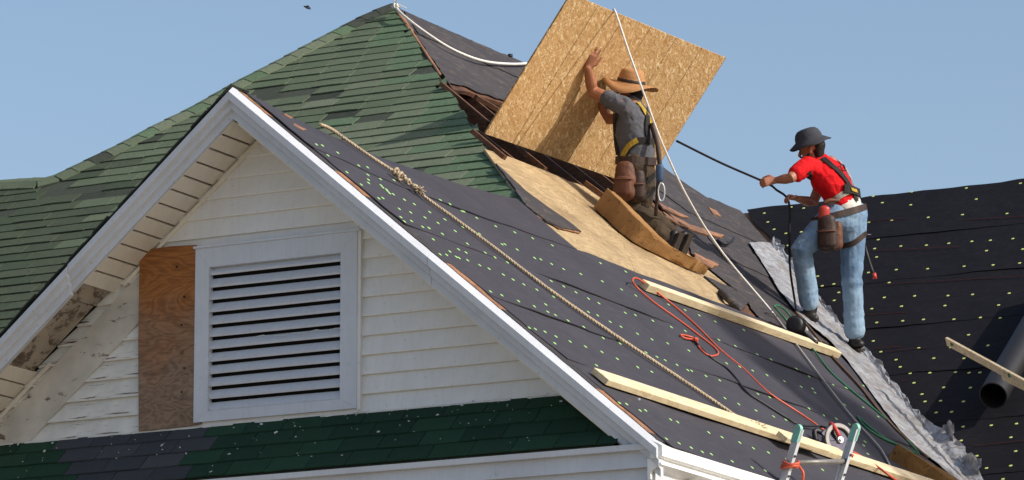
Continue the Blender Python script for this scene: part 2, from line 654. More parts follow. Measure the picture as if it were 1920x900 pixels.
# far sides of the main roof, closing the attic
vs, fs = [], []
for q in out3:
    vs += [q - NF * 0.06, Vector((q.x, 10.5, q.z + 0.0))]
for i in range(len(out3) - 1):
    fs.append((2 * i, 2 * i + 1, 2 * i + 3, 2 * i + 2))
obj('far_roof_slope', vs, fs, M['felt_old'], house, fix=False)
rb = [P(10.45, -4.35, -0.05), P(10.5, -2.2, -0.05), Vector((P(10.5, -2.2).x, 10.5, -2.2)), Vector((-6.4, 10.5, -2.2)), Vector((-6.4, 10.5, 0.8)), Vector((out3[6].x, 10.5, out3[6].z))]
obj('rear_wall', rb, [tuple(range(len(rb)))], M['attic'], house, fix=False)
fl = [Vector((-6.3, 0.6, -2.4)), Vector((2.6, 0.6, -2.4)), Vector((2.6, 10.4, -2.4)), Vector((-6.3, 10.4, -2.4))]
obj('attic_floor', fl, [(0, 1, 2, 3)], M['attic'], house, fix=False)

# shingles: one tab at a time
def tab_mesh(name, mat, seed):
    r = random.Random(seed)
    w, d, t = 0.5, 0.5, 0.5
    top = [Vector((-0.494, -0.5 + r.uniform(-0.03, 0.03), 0.5)), Vector((r.uniform(-0.2, 0.2), -0.5 + r.uniform(-0.035, 0.035), 0.5 + r.uniform(-0.1, 0.3))), Vector((0.494, -0.5 + r.uniform(-0.03, 0.03), 0.5)), Vector((0.494, 0.5, 0.5)), Vector((-0.494, 0.5, 0.5))]
    v, f = slab_geo(top, 1.0, Vector((0, 0, 1)))
    return mesh_from(name, v, f, mat)
SH = {k: [tab_mesh('shingle', M[k], 31 * i + len(k)) for i in range(4)] for k in ('sh_weather', 'sh_mid', 'sh_dusky', 'sh_fresh', 'sh_bare', 'sh_pent', 'sh_slate')}
for l in SH.values():
    for me in l:
        fixn(me)

def inside(poly, x, y):
    c = False
    n = len(poly)
    for i in range(n):
        x1, y1 = poly[i]
        x2, y2 = poly[i - 1]
        if (y1 > y) != (y2 > y) and x < (x2 - x1) * (y - y1) / (y2 - y1) + x1:
            c = not c
    return c

EXP = 0.159
TABW = 0.30
def hip_x(y):
    return HIP.x + (APEX.x - HIP.x) * (y - HIP.y) / (APEX.y - HIP.y)
def left_x(y):
    best = None
    for a, b in zip(out3[:-1], out3[1:]):
        if min(a.y, b.y) <= y <= max(a.y, b.y) and abs(a.y - b.y) > 1e-6:
            t = (y - a.y) / (b.y - a.y)
            xx = a.x + (b.x - a.x) * t
            best = xx if best is None else max(best, xx)
    return best if best is not None else out3[-1].x - 0.3
BARE = [(480, 545, 172, 190), (585, 765, 212, 228), (88, 252, 350, 372), (-20, 62, 398, 412), (735, 800, 130, 140), (560, 640, 175, 184)]
n_tab = 0
def base_q(y):
    return (y - HIP.y) * LF
k = -14
while True:
    q0 = k * EXP
    y0 = HIP.y + q0 / LF
    yb = y0 + EXP * 0.5 / LF
    if yb > APEX.y - 0.04:
        break
    xl = left_x(yb) + 0.03
    xr = (hip_x(yb) + 0.0) if yb > HIP.y else HIP.x + 0.05
    off = ((k * 0.37) % 1.0) * TABW + random.uniform(-0.02, 0.02)
    x = xl - off
    while x < xr - 0.015:
        a, b = max(x, xl), min(x + TABW, xr + random.uniform(-0.02, 0.015))
        x += TABW
        if b - a < 0.03:
            continue
        cc = Vector(((a + b) / 2, 0, 0))
        cen = onF(cc.x, yb)
        px, py = proj(cen)
        if px < -70 or py > 700 or (yb < HIP.y + 0.02 and px > 940):
            continue
        lim = 165 + (px - 437) * 0.405 if px > 437 else 165 + (437 - px) * 1.05
        if py > lim + 55:
            continue
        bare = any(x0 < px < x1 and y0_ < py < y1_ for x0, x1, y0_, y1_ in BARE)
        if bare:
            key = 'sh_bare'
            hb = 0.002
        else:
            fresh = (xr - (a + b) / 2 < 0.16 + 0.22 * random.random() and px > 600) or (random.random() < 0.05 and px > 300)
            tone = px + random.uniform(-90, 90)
            key = 'sh_fresh' if fresh else ('sh_weather' if (tone > 640 and py + random.uniform(-45, 45) > 200) else ('sh_mid' if tone > 200 else 'sh_dusky'))
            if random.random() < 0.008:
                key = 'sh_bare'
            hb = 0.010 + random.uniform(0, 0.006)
        if random.random() < 0.006:
            continue
        ln = EXP * 1.12
        tilt = (hb - 0.003) / ln
        ydir = (TF - NF * tilt).normalized()
        zdir = X_.cross(ydir).normalized()
        c3 = onF((a + b) / 2, y0) + TF * (ln / 2 - EXP * 0.02) + NF * (hb * 0.5 + 0.003)
        skew = random.uniform(-0.012, 0.012)
        xdir = (X_ + ydir * skew).normalized()
        if b > xr - 0.10 and yb > HIP.y - 0.05:
            # cut along the hip
            sl = (APEX.x - HIP.x) / (APEX.y - HIP.y) / LF
            ra, rb_ = b - sl * EXP * 0.5 + random.uniform(-0.015, 0.012), b + sl * (ln - EXP * 0.5)
            o_ = onF(0, y0) + NF * (hb + 0.004)
            o2 = onF(0, y0) + TF * ln + NF * 0.005
            top = [o_ + X_ * a, o_ + X_ * max(a + 0.01, ra), o2 + X_ * max(a + 0.005, rb_), o2 + X_ * a]
            slab('shingle', top, 0.008, NF, M[key], front_slope)
            n_tab += 1
            continue
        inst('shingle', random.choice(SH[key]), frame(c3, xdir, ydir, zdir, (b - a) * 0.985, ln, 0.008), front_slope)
        n_tab += 1
    k += 1
print('front tabs', n_tab)

# cap shingles up the hip line and along the low ridge at the left
path = smooth_path(out3, 0.05)
acc, last = 0, path[0]
caps = []
seg = [path[0]]
for q in path[1:]:
    acc += (q - seg[-1]).length
    if acc >= 0.128:
        caps.append((last, q))
        last = q
        acc = 0
    seg.append(q)
def cap_mesh(mat, seed):
    r = random.Random(seed)
    top = [Vector((-0.5, 0.5, 0.0)), Vector((-0.5, -0.02, 0.5)), Vector((-0.5, -0.5, 0.10)), Vector((0.5, -0.5, 0.0)), Vector((0.5, -0.02, 0.40)), Vector((0.5, 0.5, -0.1))]
    vs = top + [q - Vector((0, 0, 0.3)) for q in top]
    fs = [(0, 1, 4, 5), (1, 2, 3, 4), (11, 10, 7, 6), (10, 9, 8, 7), (0, 6, 7, 1), (1, 7, 8, 2), (2, 8, 9, 3), (3, 9, 10, 4), (4, 10, 11, 5), (5, 11, 6, 0)]
    me = mesh_from('ridge_cap', vs, fs, mat)
    fixn(me)
    return me
CAPM = [cap_mesh(M['sh_weather'], 1), cap_mesh(M['sh_fresh'], 2), cap_mesh(M['sh_bare'], 3), cap_mesh(M['sh_mid'], 4)]
for i, (a, b) in enumerate(caps):
    px, py = proj((a + b) / 2)
    if px < -80:
        break
    d = (a - b).normalized()            # points uphill
    side = NF.cross(d).normalized()
    nn = d.cross(side).normalized()
    if nn.dot(NF) < 0:
        nn, side = -nn, -side
    me = CAPM[2] if (180 < px < 215 or 660 < px) else CAPM[3] if px < 260 else (CAPM[1] if random.random() < 0.3 else CAPM[0])
    c3 = (a + b) / 2 + NF * 0.022
    down = -side if (-side).dot(TF) < 0 else side
    mw = frame(c3 + TF * 0.005, d, down.cross(d) .cross(d) * -1 if False else nn.cross(d), nn, 0.175, 0.21, 0.045)
    inst('ridge_cap_shingle', me, mw @ Matrix.Rotation(random.uniform(-0.05, 0.05), 4, 'Z'), front_slope)

# ---- long side slope: deck, felt, exposed plywood, hole with rafters
def jag(pts, step=0.12, amp=0.012, seed=1):
    """subdivide a (y,v) polygon and roughen its edge"""
    r = random.Random(seed)
    o = []
    n = len(pts)
    for i in range(n):
        a, b = pts[i], pts[(i + 1) % n]
        L = math.hypot(b[0] - a[0], b[1] - a[1])
        kk = max(1, int(L / step))
        for j in range(kk):
            t = j / kk
            s = 0 if j == 0 else 1
            o.append((a[0] + (b[0] - a[0]) * t + s * r.uniform(-amp, amp), a[1] + (b[1] - a[1]) * t + s * r.uniform(-amp, amp)))
    return o

def pslab(name, yv, h, thick, mat, parent, **kw):
    return slab(name, [P(y, v, h) for y, v in yv], thick, NP_, mat, parent, **kw)

def val_y(v):
    pts = [(-2.41, 11.6), (-1.25, 10.65), (-0.33, 9.71), (0.53, 8.83), (1.54, 8.05), (2.6, 7.09), (3.9, 5.95)]
    for (v0, y0), (v1, y1) in zip(pts[:-1], pts[1:]):
        if v <= v1:
            return y0 + (y1 - y0) * (v - v0) / (v1 - v0)
    return pts[-1][1]

EAVE = 3.86
deck_poly = [(0.10, 1.62), (3.60, 1.62), (3.66, 0.72), (6.5, 0.60), (8.7, 0.55), (8.05, 1.54), (7.09, 2.6), (5.95, EAVE), (0.10, EAVE)]
deck = pslab('side_roof_deck', deck_poly, -0.012, 0.05, M['torn'], house)
up_poly = [(7.86, -4.23), (10.4, -4.35), (10.6, -2.73), (10.75, -2.38), (11.6, -2.41), (10.65, -1.25), (9.71, -0.33), (8.8, 0.55), (6.5, 0.60), (7.24, 0.12), (7.20, -0.33), (8.2, -1.32), (8.45, -1.75), (8.45, -2.6), (7.54, -2.66), (6.68, -2.53), (6.26, -2.40)]
updeck = pslab('upper_roof_deck', jag(up_poly, 0.25, 0.02, 5), -0.012, 0.03, M['rafter'], house)

# felt courses: a sheet on a grid so that it can follow the sagging ridge and ripple
def felt_sheet(name, lo, hi, ya, yb, h, mat, parent, nv=9, ny=70, seed=1, amp=0.006, **kw):
    """lo(y)/hi(y): upslope/downslope edge as v; ya(v)/yb(v): front/back edge as y"""
    r = random.Random(seed)
    ph = [r.uniform(0, 6.28) for _ in range(6)]
    top = []
    for j in range(nv + 1):
        row = []
        for i in range(ny + 1):
            u = i / ny
            ym = 0.3 + 5.7 * u
            v = lo(ym) + (hi(ym) - lo(ym)) * j / nv
            y0, y1 = ya(v), yb(v)
            y = y0 + (y1 - y0) * u
            v = lo(y) + (hi(y) - lo(y)) * j / nv
            w = amp * (math.sin(2.1 * y + 1.3 * v + ph[0]) + 0.6 * math.sin(5.3 * y - 3.1 * v + ph[1]) + 0.35 * math.sin(11 * y + 7 * v + ph[2]))
            lift = 0.0012 if j == nv else 0.0
            row.append(P(y, v, h + w * 0.6 + lift + 0.0045 * j / nv))
        top.append(row)
    vs, fs = [], []
    W = ny + 1
    for row in top:
        vs += row
    nb = len(vs)
    for row in top:
        vs += [q - NP_ * 0.007 for q in row]
    for j in range(nv):
        for i in range(ny):
            a, b, c, d = j * W + i, j * W + i + 1, (j + 1) * W + i + 1, (j + 1) * W + i
            fs.append((a, d, c, b))
            fs.append((a + nb, b + nb, c + nb, d + nb))
    for i in range(ny):
        a, b = i, i + 1
        fs.append((a, b, b + nb, a + nb))
        a, b = nv * W + i, nv * W + i + 1
        fs.append((a, a + nb, b + nb, b))
    for j in range(nv):
        a, b = j * W, (j + 1) * W
        fs.append((a, a + nb, b + nb, b))
        a, b = j * W + ny, (j + 1) * W + ny
        fs.append((a, b, b + nb, a + nb))
    o = obj(name, vs, fs, mat, parent, **kw)
    return o

def rag(seed, base, amp):
    r = random.Random(seed)
    ph = [r.uniform(0, 6.28) for _ in range(5)]
    return lambda v: base + amp * (math.sin(6 * v + ph[0]) + 0.7 * math.sin(15 * v + ph[1]) + 0.5 * math.sin(37 * v + ph[2]))
laps = [0.0, 0.66, 1.545, 2.325, 2.99, EAVE + 0.02]
felts = []
for i in range(5):
    v0, v1 = laps[i], laps[i + 1]
    wv = rag(40 + i, 0.0, 0.0045)
    lo = (lambda y, v0=v0, i=i: v0 - (0.0 if i in (0, 1) else 0.06))
    hi = (lambda y, v1=v1, wv=wv, i=i: v1 + (wv(y * 0.6) if i < 4 else 0.25 * wv(y)) + (0.012 * (y - 2)) * (1 if i in (1, 2, 3) else 0))
    yb = (lambda v: 3.80 - 0.10 * v) if i == 0 else (lambda v: val_y(v) - 0.10)
    f = felt_sheet('felt_strip', lo, hi, rag(60 + i, 0.115, 0.012), yb, 0.008 - 0.0015 * i * 0 + 0.004 * (4 - i) * 0.5, M['felt'], deck, seed=90 + i)
    felts.append(f)

uf = [(7.87, -4.26), (8.9, -4.27), (10.42, -4.38), (10.55, -3.4), (10.62, -2.73), (10.77, -2.40), (11.62, -2.43), (10.67, -1.25), (9.71, -0.35), (8.78, 0.57), (6.9, 0.60), (7.32, 0.10), (7.30, -0.33), (7.8, -0.80), (8.35, -1.30), (8.55, -1.75), (8.55, -2.62), (8.0, -2.72), (7.54, -2.70), (7.0, -2.60), (6.68, -2.60), (6.34, -2.50), (6.24, -2.44)]
pslab('felt_sheet', jag(uf, 0.10, 0.022, 11), 0.006, 0.006, M['felt_old'], updeck)
# loose laps lying over the upper felt
for i, (yv, hh) in enumerate([([(7.9, -4.2), (10.3, -4.3), (10.45, -3.72), (8.9, -3.66), (7.35, -3.62)], 0.016), ([(8.75, -1.1), (10.5, -1.12), (10.2, -0.75), (9.1, -0.62), (8.35, -0.68)], 0.014), ([(9.0, -2.5), (10.6, -2.55), (11.1, -2.0), (10.9, -1.55), (9.2, -1.6)], 0.014)]):
    pslab('felt_lap', jag(yv, 0.08, 0.014, 20 + i), hh, 0.006, M['felt_old'], updeck)
# torn tan edges where the old sheathing shows
for i, pts in enumerate([[(1232, 384), (1262, 398), (1290, 412), (1268, 407), (1240, 394)], [(1252, 404), (1290, 424), (1330, 437), (1356, 444), (1350, 449), (1310, 440), (1270, 422)], [(1240, 400), (1262, 415), (1300, 436), (1276, 428), (1246, 410)], [(1326, 392), (1340, 398), (1350, 410), (1336, 406)], [(530, 205), (546, 213), (542, 216), (528, 210)], [(548, 228), (572, 238), (566, 242), (545, 234)], [(1300, 478), (1345, 500), (1332, 506), (1302, 490)]]):
    pslab('torn_sheathing', jag([Pyv(*q) for q in pts], 0.06, 0.012, 50 + i), 0.022, 0.012, M['torn'], updeck)

# exposed plywood
ply = [(908, 279), (944, 290), (1012, 316), (1060, 336), (1114, 382), (1236, 432), (1300, 484), (1372, 542), (1400, 566), (1386, 585), (1320, 560), (1224, 526), (1104, 478), (1084, 477), (1040, 437), (1000, 402), (985, 385), (932, 312)]
pa = [(908, 279), (944, 290), (1012, 316), (1060, 336), (1114, 382), (1140, 392), (1190, 510), (1104, 478), (1084, 477), (1040, 437), (1000, 402), (985, 385), (932, 312)]
pb = [(1141, 392.5), (1236, 432), (1300, 484), (1372, 542), (1400, 566), (1386, 585), (1320, 560), (1224, 526), (1191, 510.5)]
side_ply = []
for i, pp in enumerate((pa, pb)):
    side_ply.append(pslab('plywood_sheet', jag([Pyv(*q) for q in pp], 0.2, 0.006, 70 + i), 0.0, 0.016, M['ply'], deck))
# shaded second sheet below the leaning board
pc = [(1062, 335), (1086, 342), (1130, 362), (1160, 384), (1190, 412), (1115, 381)]
pslab('plywood_sheet', [Pyv(*q) for q in pc], -0.014, 0.014, M['ply'], deck)
# strips of old felt left on the plywood
for i, pts in enumerate([[(928, 309), (938, 318), (982, 359), (1026, 392), (1056, 412), (1088, 437), (1050, 430), (1022, 416), (1000, 399), (984, 386)], [(1318, 520), (1336, 527), (1372, 543), (1402, 566), (1388, 586), (1372, 572), (1352, 548)]]):
    pslab('felt_tongue', jag([Pyv(*q) for q in pts], 0.07, 0.010, 80 + i), 0.016, 0.012, M['felt_old'], deck)
pslab('torn_sheathing', jag([Pyv(*q) for q in [(1002, 403), (1040, 410), (1088, 438), (1048, 430)]], 0.06, 0.008, 88), 0.008, 0.006, M['torn'], deck)
# flap of torn felt curling by the plywood corner
mbf = MB()
fp = [Ppx(1352, 548, 0.02), Ppx(1366, 560, 0.05), Ppx(1380, 574, 0.02)]
mbf.tube(smooth_path(fp, 0.02), 0.03, 8)
mbf.build('felt_curl', M['felt_old'], deck, smooth=True)

# rafters seen through the hole
for i in range(7):
    y = 5.0 + i * 0.61
    va = max(-3.2, 0.05 - (y - 3.88) * 1.095 + 0.22)
    c = P(y, (va - 0.55) / 2, -0.115)
    v, f = box_geo(c, DV, YV, NP_, (-0.55 - va) / 2 + 0.1, 0.022, 0.075)
    obj('rafter', v, f, M['rafter'], house)
# loose lath and a bright broken stick over the opening
for a, b, hh, w in (((828, 158), (916, 232), 0.0, 0.028), ((892, 182), (948, 214), 0.02, 0.02), ((886, 246), (946, 296), 0.015, 0.022), ((975, 280), (1022, 318), 0.0, 0.022), ((1096, 342), (1130, 366), 0.01, 0.022)):
    A, B = Ppx(*a, hh), Ppx(*b, hh)
    d = (B - A).normalized()
    v, f = box_geo((A + B) / 2, d, NP_.cross(d), NP_, (B - A).length / 2, w, 0.018)
    obj('lath', v, f, M['rafter'], house)
# valley hip edge, torn
for i, (a, b) in enumerate((((738, 20), (768, 62)), ((768, 62), (800, 118)), ((800, 118), (822, 152)))):
    A = APEX.lerp(HIP, (a[1] - 15) / 370.0) + NP_ * 0.004
    B = APEX.lerp(HIP, (b[1] - 15) / 370.0) + NP_ * 0.004
    d = (B - A).normalized()
    v, f = box_geo((A + B) / 2 - NP_.cross(d) * (0.012 if NP_.cross(d).y < 0 else -0.012), d, NP_.cross(d), NP_, (B - A).length / 2 + 0.01, 0.014 + 0.014 * (i == 0), 0.010)
    bevel_obj(obj('hip_board', v, f, M['torn'], house), 0.006, 1)

# ---- far slope of the little gable (faces left)
NL = Vector((-PITCH, 0, 1)) / LP
DL = Vector((-1, 0, -PITCH)) / LP
def PLft(y, v, h=0.0):
    return DL * v + YV * y + NL * h
vs, fs = [], []
for i in range(31):
    t_ = i / 30
    y_ = 0.03 + 3.83 * t_
    vl = 4.2 - 3.95 * t_
    for v_ in (0.0, min(0.5, vl * 0.5), vl):
        vs.append(PLft(y_, v_) + Vector((0, 0, sag(y_, v_ * 1.2) - (0.014 if y_ > 0.2 else 0))))
nb_ = len(vs)
vs += [q - NL * 0.05 for q in vs]
for i in range(30):
    for j in range(2):
        a_ = i * 3 + j
        fs += [(a_, a_ + 1, a_ + 4, a_ + 3), (a_ + nb_, a_ + 3 + nb_, a_ + 4 + nb_, a_ + 1 + nb_)]
    a_ = i * 3
    fs += [(a_, a_ + 3, a_ + 3 + nb_, a_ + nb_), (a_ + 2, a_ + 2 + nb_, a_ + 5 + nb_, a_ + 5)]
fs += [(0, nb_, nb_ + 1, 1), (1, nb_ + 1, nb_ + 2, 2)]
obj('far_gable_slope', vs, fs, M['sh_bare'], house)
# ragged shingle ends along the left rake
for i in range(34):
    v0 = 0.06 + i * 0.118
    c = PLft(0.085 + random.uniform(-0.012, 0.012), v0, 0.012 + random.uniform(0, 0.005))
    inst('shingle', SH['sh_bare'][i % 4], frame(c, YV, DL, NL if YV.cross(DL).dot(NL) > 0 else -NL, 0.22, 0.15, 0.008), front_slope)

# ================================================================== gable front
# rake fascias: profile in (y, h) swept down both slopes
prof = [(0.10, -0.004), (-0.005, 0.004), (-0.052, -0.024), (-0.052, -0.064), (-0.022, -0.074), (-0.022, -0.104), (0.004, -0.112), (0.004, -0.150), (0.04, -0.150), (0.04, -0.03), (0.10, -0.014)]
def pr(a, y, h):
    return DV * a + YV * y + NP_ * h
def pl(a, y, h):
    return DL * a + YV * y + NL * h
def plumb(a):
    return lambda y, h: a - h * PITCH
sweep('rake_fascia', prof, pr, plumb(0.0), plumb(1.86), M['white'], house)
sweep('rake_fascia', prof, lambda a, y, h: pr(a, y - 0.002, h + 0.001), plumb(1.864), plumb(3.86), M['white'], house)
# ragged old felt left along the rake edge, between drip edge and new felt
k_ = 0
a_ = 0.02
while a_ < 3.8:
    w_ = random.uniform(0.25, 0.5)
    b_ = min(a_ + w_, 3.82)
    n_ = 6
    fr = [(a_ + (b_ - a_) * i / n_, 0.022 + random.uniform(-0.010, 0.014)) for i in range(n_ + 1)]
    top = [P(y_, v_, 0.008) for v_, y_ in fr] + [P(0.14, b_, 0.008), P(0.14, a_, 0.008)]
    slab('felt_edge', top, 0.006, NP_, M['felt_old'] if k_ % 3 else M['torn'], deck)
    a_ = b_ + 0.004
    k_ += 1
sweep('rake_fascia', prof, pl, plumb(0.001), plumb(1.55), M['white'], house)
sweep('rake_fascia', prof, lambda a, y, h: pl(a, y - 0.016, h - 0.016), plumb(1.565), plumb(4.3), M['white'], house)

# soffit under the left rake: separate grooved panels, some stripped to the old boards
wall_top = lambda x: -0.205 - PITCH * abs(x)
soff = thing_soff = None
HS = -0.152
mbx = []
def soffit_piece(name, a0, a1, mat, h=HS, y0=0.03, y1=YW + 0.03, th=0.012, sgn=1):
    pf = pl if sgn > 0 else pr
    nn = NL if sgn > 0 else NP_
    top = [pf(a0, y0, h), pf(a1, y0, h), pf(a1, y1, h), pf(a0, y1, h)]
    return slab(name, top, th, nn, mat, soffit_root)
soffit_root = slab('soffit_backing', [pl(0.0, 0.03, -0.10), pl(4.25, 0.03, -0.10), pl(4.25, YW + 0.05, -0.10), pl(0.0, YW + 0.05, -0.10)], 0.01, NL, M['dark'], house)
a = 0.14
i = 0
while a < 4.2:
    if a < 1.49 or a > 2.22:
        # shallow V groove: two-faced panel
        v = [pl(a + 0.003, 0.03, HS), pl(a + 0.108, 0.03, HS), pl(a + 0.117, 0.03, HS + 0.012), pl(a + 0.117, YW + 0.03, HS + 0.012), pl(a + 0.108, YW + 0.03, HS), pl(a + 0.003, YW + 0.03, HS)]
        v += [q + NL * 0.02 for q in v]
        f = [(0, 1, 4, 5), (1, 2, 3, 4), (6, 11, 10, 7), (7, 10, 9, 8), (0, 6, 7, 1), (1, 7, 8, 2), (2, 8, 9, 3), (3, 9, 10, 4), (4, 10, 11, 5), (5, 11, 6, 0)]
        obj('soffit_panel', v, f, M['soffit'], soffit_root)
    a += 0.122
soffit_piece('soffit_board', 1.50, 1.74, M['oldsoffit'], HS + 0.03, y1=YW - 0.03)
soffit_piece('soffit_board', 1.745, 2.36, M['oldsoffit'], HS + 0.022, y1=YW - 0.06)
soffit_right = slab('soffit_backing', [pr(0.16, 0.03, HS), pr(3.8, 0.03, HS), pr(3.8, YW + 0.03, HS), pr(0.16, YW + 0.03, HS)], 0.012, NP_, M['soffit'], house)
# trim channel where soffit meets wall
for a0, a1 in ((0.16, 1.50), (2.22, 4.2)):
    sweep('soffit_channel', [(YW - 0.035, HS - 0.016), (YW - 0.035, HS - 0.040), (YW + 0.02, HS - 0.040), (YW + 0.02, HS - 0.016)], pl, a0, a1, M['soffit'], soffit_root)

# wall sheet behind the boards
def wz(x, z):
    return Vector((x, YW, z))
apex_z = -0.20
wall_pts = [wz(0, apex_z), wz(3.0, apex_z - 3.0 * PITCH), wz(-3.0, apex_z - 3.0 * PITCH)]
v = [q + Vector((0, 0.03, 0)) for q in wall_pts] + [q + Vector((0, 0.10, 0)) for q in wall_pts]
wall = obj('gable_wall', v, [(0, 1, 2), (5, 4, 3), (0, 3, 4, 1), (1, 4, 5, 2), (2, 5, 3, 0)], M['dark'], house)

def Wall(x, y, off=0.0):
    return hit(x, y, Y_, YW + off)
VL = Wall(372, 640).x
VR = Wall(676, 600).x
v_top = Wall(520, 453).z
v_bot = Wall(520, 781).z
PT = -2.055                                   # top of the skirt roof on the wall
EXPS = 0.1225
def lapboard(x0, x1, z0, mat, name, tilt=0.024, slant0=False, slant1=False, z1=None):
    zt = z0 + EXPS + 0.012 if z1 is None else z1
    def hw(z):
        return max(0.02, (apex_z + 0.035 - z) / PITCH)
    def lim(x, z):
        return max(-hw(z), min(hw(z), x))
    prof = [(z0, -tilt), (z0 + 0.006, -tilt - 0.002), (zt, -0.002), (zt, 0.02), (z0, 0.02)]
    vs = []
    for xx in (x0, x1):
        vs += [Vector((lim(xx, z), YW + o, z)) for z, o in prof]
    f = [tuple(range(5)), tuple(range(9, 4, -1))] + [(i, i + 5, (i + 1) % 5 + 5, (i + 1) % 5) for i in range(5)]
    return obj(name, vs, f, mat, wall)
row = 0
z = PT - 0.02
while z < apex_z - 0.10:
    zt = z + EXPS
    hw = (apex_z + 0.03 - z) / PITCH
    if zt < v_bot or z > v_top + 0.0:
        lapboard(-hw, hw, z, M['siding'], 'siding_board', z1=min(z + EXPS + 0.012, apex_z - 0.02))
    else:
        lapboard(VR - 0.01, hw, z, M['siding'], 'siding_board')
        if zt > v_top:
            lapboard(VL + 0.0105, VR - 0.0105, z, M['siding'], 'siding_board')
        if z < v_bot:
            lapboard(VL + 0.0105, VR - 0.0105, z, M['siding'], 'siding_board')
        if z > -1.06:
            lapboard(-hw, VL + 0.01, z, M['siding'], 'siding_board')
        else:
            lapboard(-hw, VL + 0.01, z, M['oldpaint'], 'clapboard', 0.026)
    z = zt
    row += 1
# corner strip right of the vent
v, f = box_geo(Vector((VR + 0.012, YW - 0.022, (v_top + v_bot) / 2)), X_, Y_, Z_, 0.012, 0.02, (v_top - v_bot) / 2 + 0.01)
obj('siding_channel', v, f, M['siding'], wall)

# wide peeling rake plank low on the left
pk = [Wall(x, y, -0.03) for x, y in ((-60, 852), (-60, 850), (-10, 800), (262, 512), (262, 600), (48, 836), (20, 862))]
pk = [Wall(-70, 870, -0.03), Wall(-3, 797, -0.03), Wall(262, 514, -0.03), Wall(262, 602, -0.03), Wall(46, 838, -0.03), Wall(10, 876, -0.03)]
slab('rake_plank', pk, 0.03, Vector((0, -1, 0)), M['oldplank'], wall)

# brown plywood over the hole beside the vent
pp = [(262, 470), (318, 462), (367, 459), (372, 600), (376, 795), (318, 803), (260, 809), (259, 640)]
slab('plywood_patch', [Wall(x, y, -0.045) for x, y in pp], 0.014, Vector((0, -1, 0)), M['ply_old'], wall, label='weathered brown plywood board nailed over the siding left of the vent')
for x, y in ((331, 500), (345, 556), (340, 609), (340, 735), (345, 690)):
    c = Wall(x, y, -0.061)
    v, f = tube_geo([c, c + Vector((0, 0.004, 0))], 0.007, 6)
    obj('nail_head', v, f, M['dark'], wall)

# louvred vent
vent_c = Wall(522, 620)
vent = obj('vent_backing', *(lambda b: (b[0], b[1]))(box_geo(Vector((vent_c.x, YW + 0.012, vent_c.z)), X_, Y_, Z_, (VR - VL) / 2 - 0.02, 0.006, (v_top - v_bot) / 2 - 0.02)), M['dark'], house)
vent.name = 'gable_vent'
WL['gable_vent'] = vent.location.copy()
IL = Wall(398, 640).x
IR = Wall(645, 620).x
it = Wall(520, 490).z
ib = Wall(520, 762).z
def framebar(pts, name='frame_board'):
    slab(name, [Vector((x, YW - 0.048, z)) for x, z in pts], 0.05, Vector((0, -1, 0)), M['vent'], vent)
framebar([(VL, v_top), (VR, v_top), (IR, it), (IL, it)])
framebar([(VL, v_bot), (IL, ib), (IR, ib), (VR, v_bot)])
framebar([(VL, v_top - 0.001), (IL, it - 0.001), (IL, ib + 0.001), (VL, v_bot + 0.001)])
framebar([(IR, it - 0.001), (VR, v_top - 0.001), (VR, v_bot + 0.001), (IR, ib + 0.001)])
for pts in ([(VL - 0.012, v_top + 0.014), (VR + 0.02, v_top + 0.014), (VR + 0.02, v_top), (VL - 0.012, v_top)],):
    slab('head_flashing', [Vector((x, YW - 0.058, z)) for x, z in pts], 0.06, Vector((0, -1, 0)), M['vent'], vent)
NS = 12
dz = (it - ib) / (NS - 0.35)
for i in range(NS):
    zc = it - dz * (i + 0.30)
    # lower edge forward, folded front lip
    pfz = [(-0.032, zc - dz * 0.33), (-0.036, zc - dz * 0.18), (-0.004, zc + dz * 0.42), (0.000, zc + dz * 0.38), (-0.030, zc - dz * 0.35)]
    vs = []
    wob = random.uniform(-0.002, 0.002)
    for xx in (IL - 0.01, (IL + IR) / 2, IR + 0.01):
        s = wob if xx not in (IL - 0.01, IR + 0.01) else 0
        vs += [Vector((xx, YW + y, min(zz + s, it + 0.004))) for y, zz in pfz]
    f = [tuple(range(5)), tuple(range(14, 9, -1))]
    for b in (0, 5):
        f += [(b + q, b + q + 5, b + (q + 1) % 5 + 5, b + (q + 1) % 5) for q in range(5)]
    obj('slat', vs, f, M['vent'], vent)
# splintered paint threads on one slat
mbs = MB()
for k_ in range(5):
    x0 = IL + 0.35 + k_ * 0.13
    zc = ib + dz * 5.62
    mbs.tube([Vector((x0, YW - 0.037, zc + random.uniform(-0.006, 0.006))), Vector((x0 + 0.05, YW - 0.040, zc + random.uniform(-0.008, 0.008))), Vector((x0 + 0.10, YW - 0.037, zc + random.uniform(-0.006, 0.006)))], 0.0028, 4)
mbs.build('paint_splinter', M['chip'], vent)

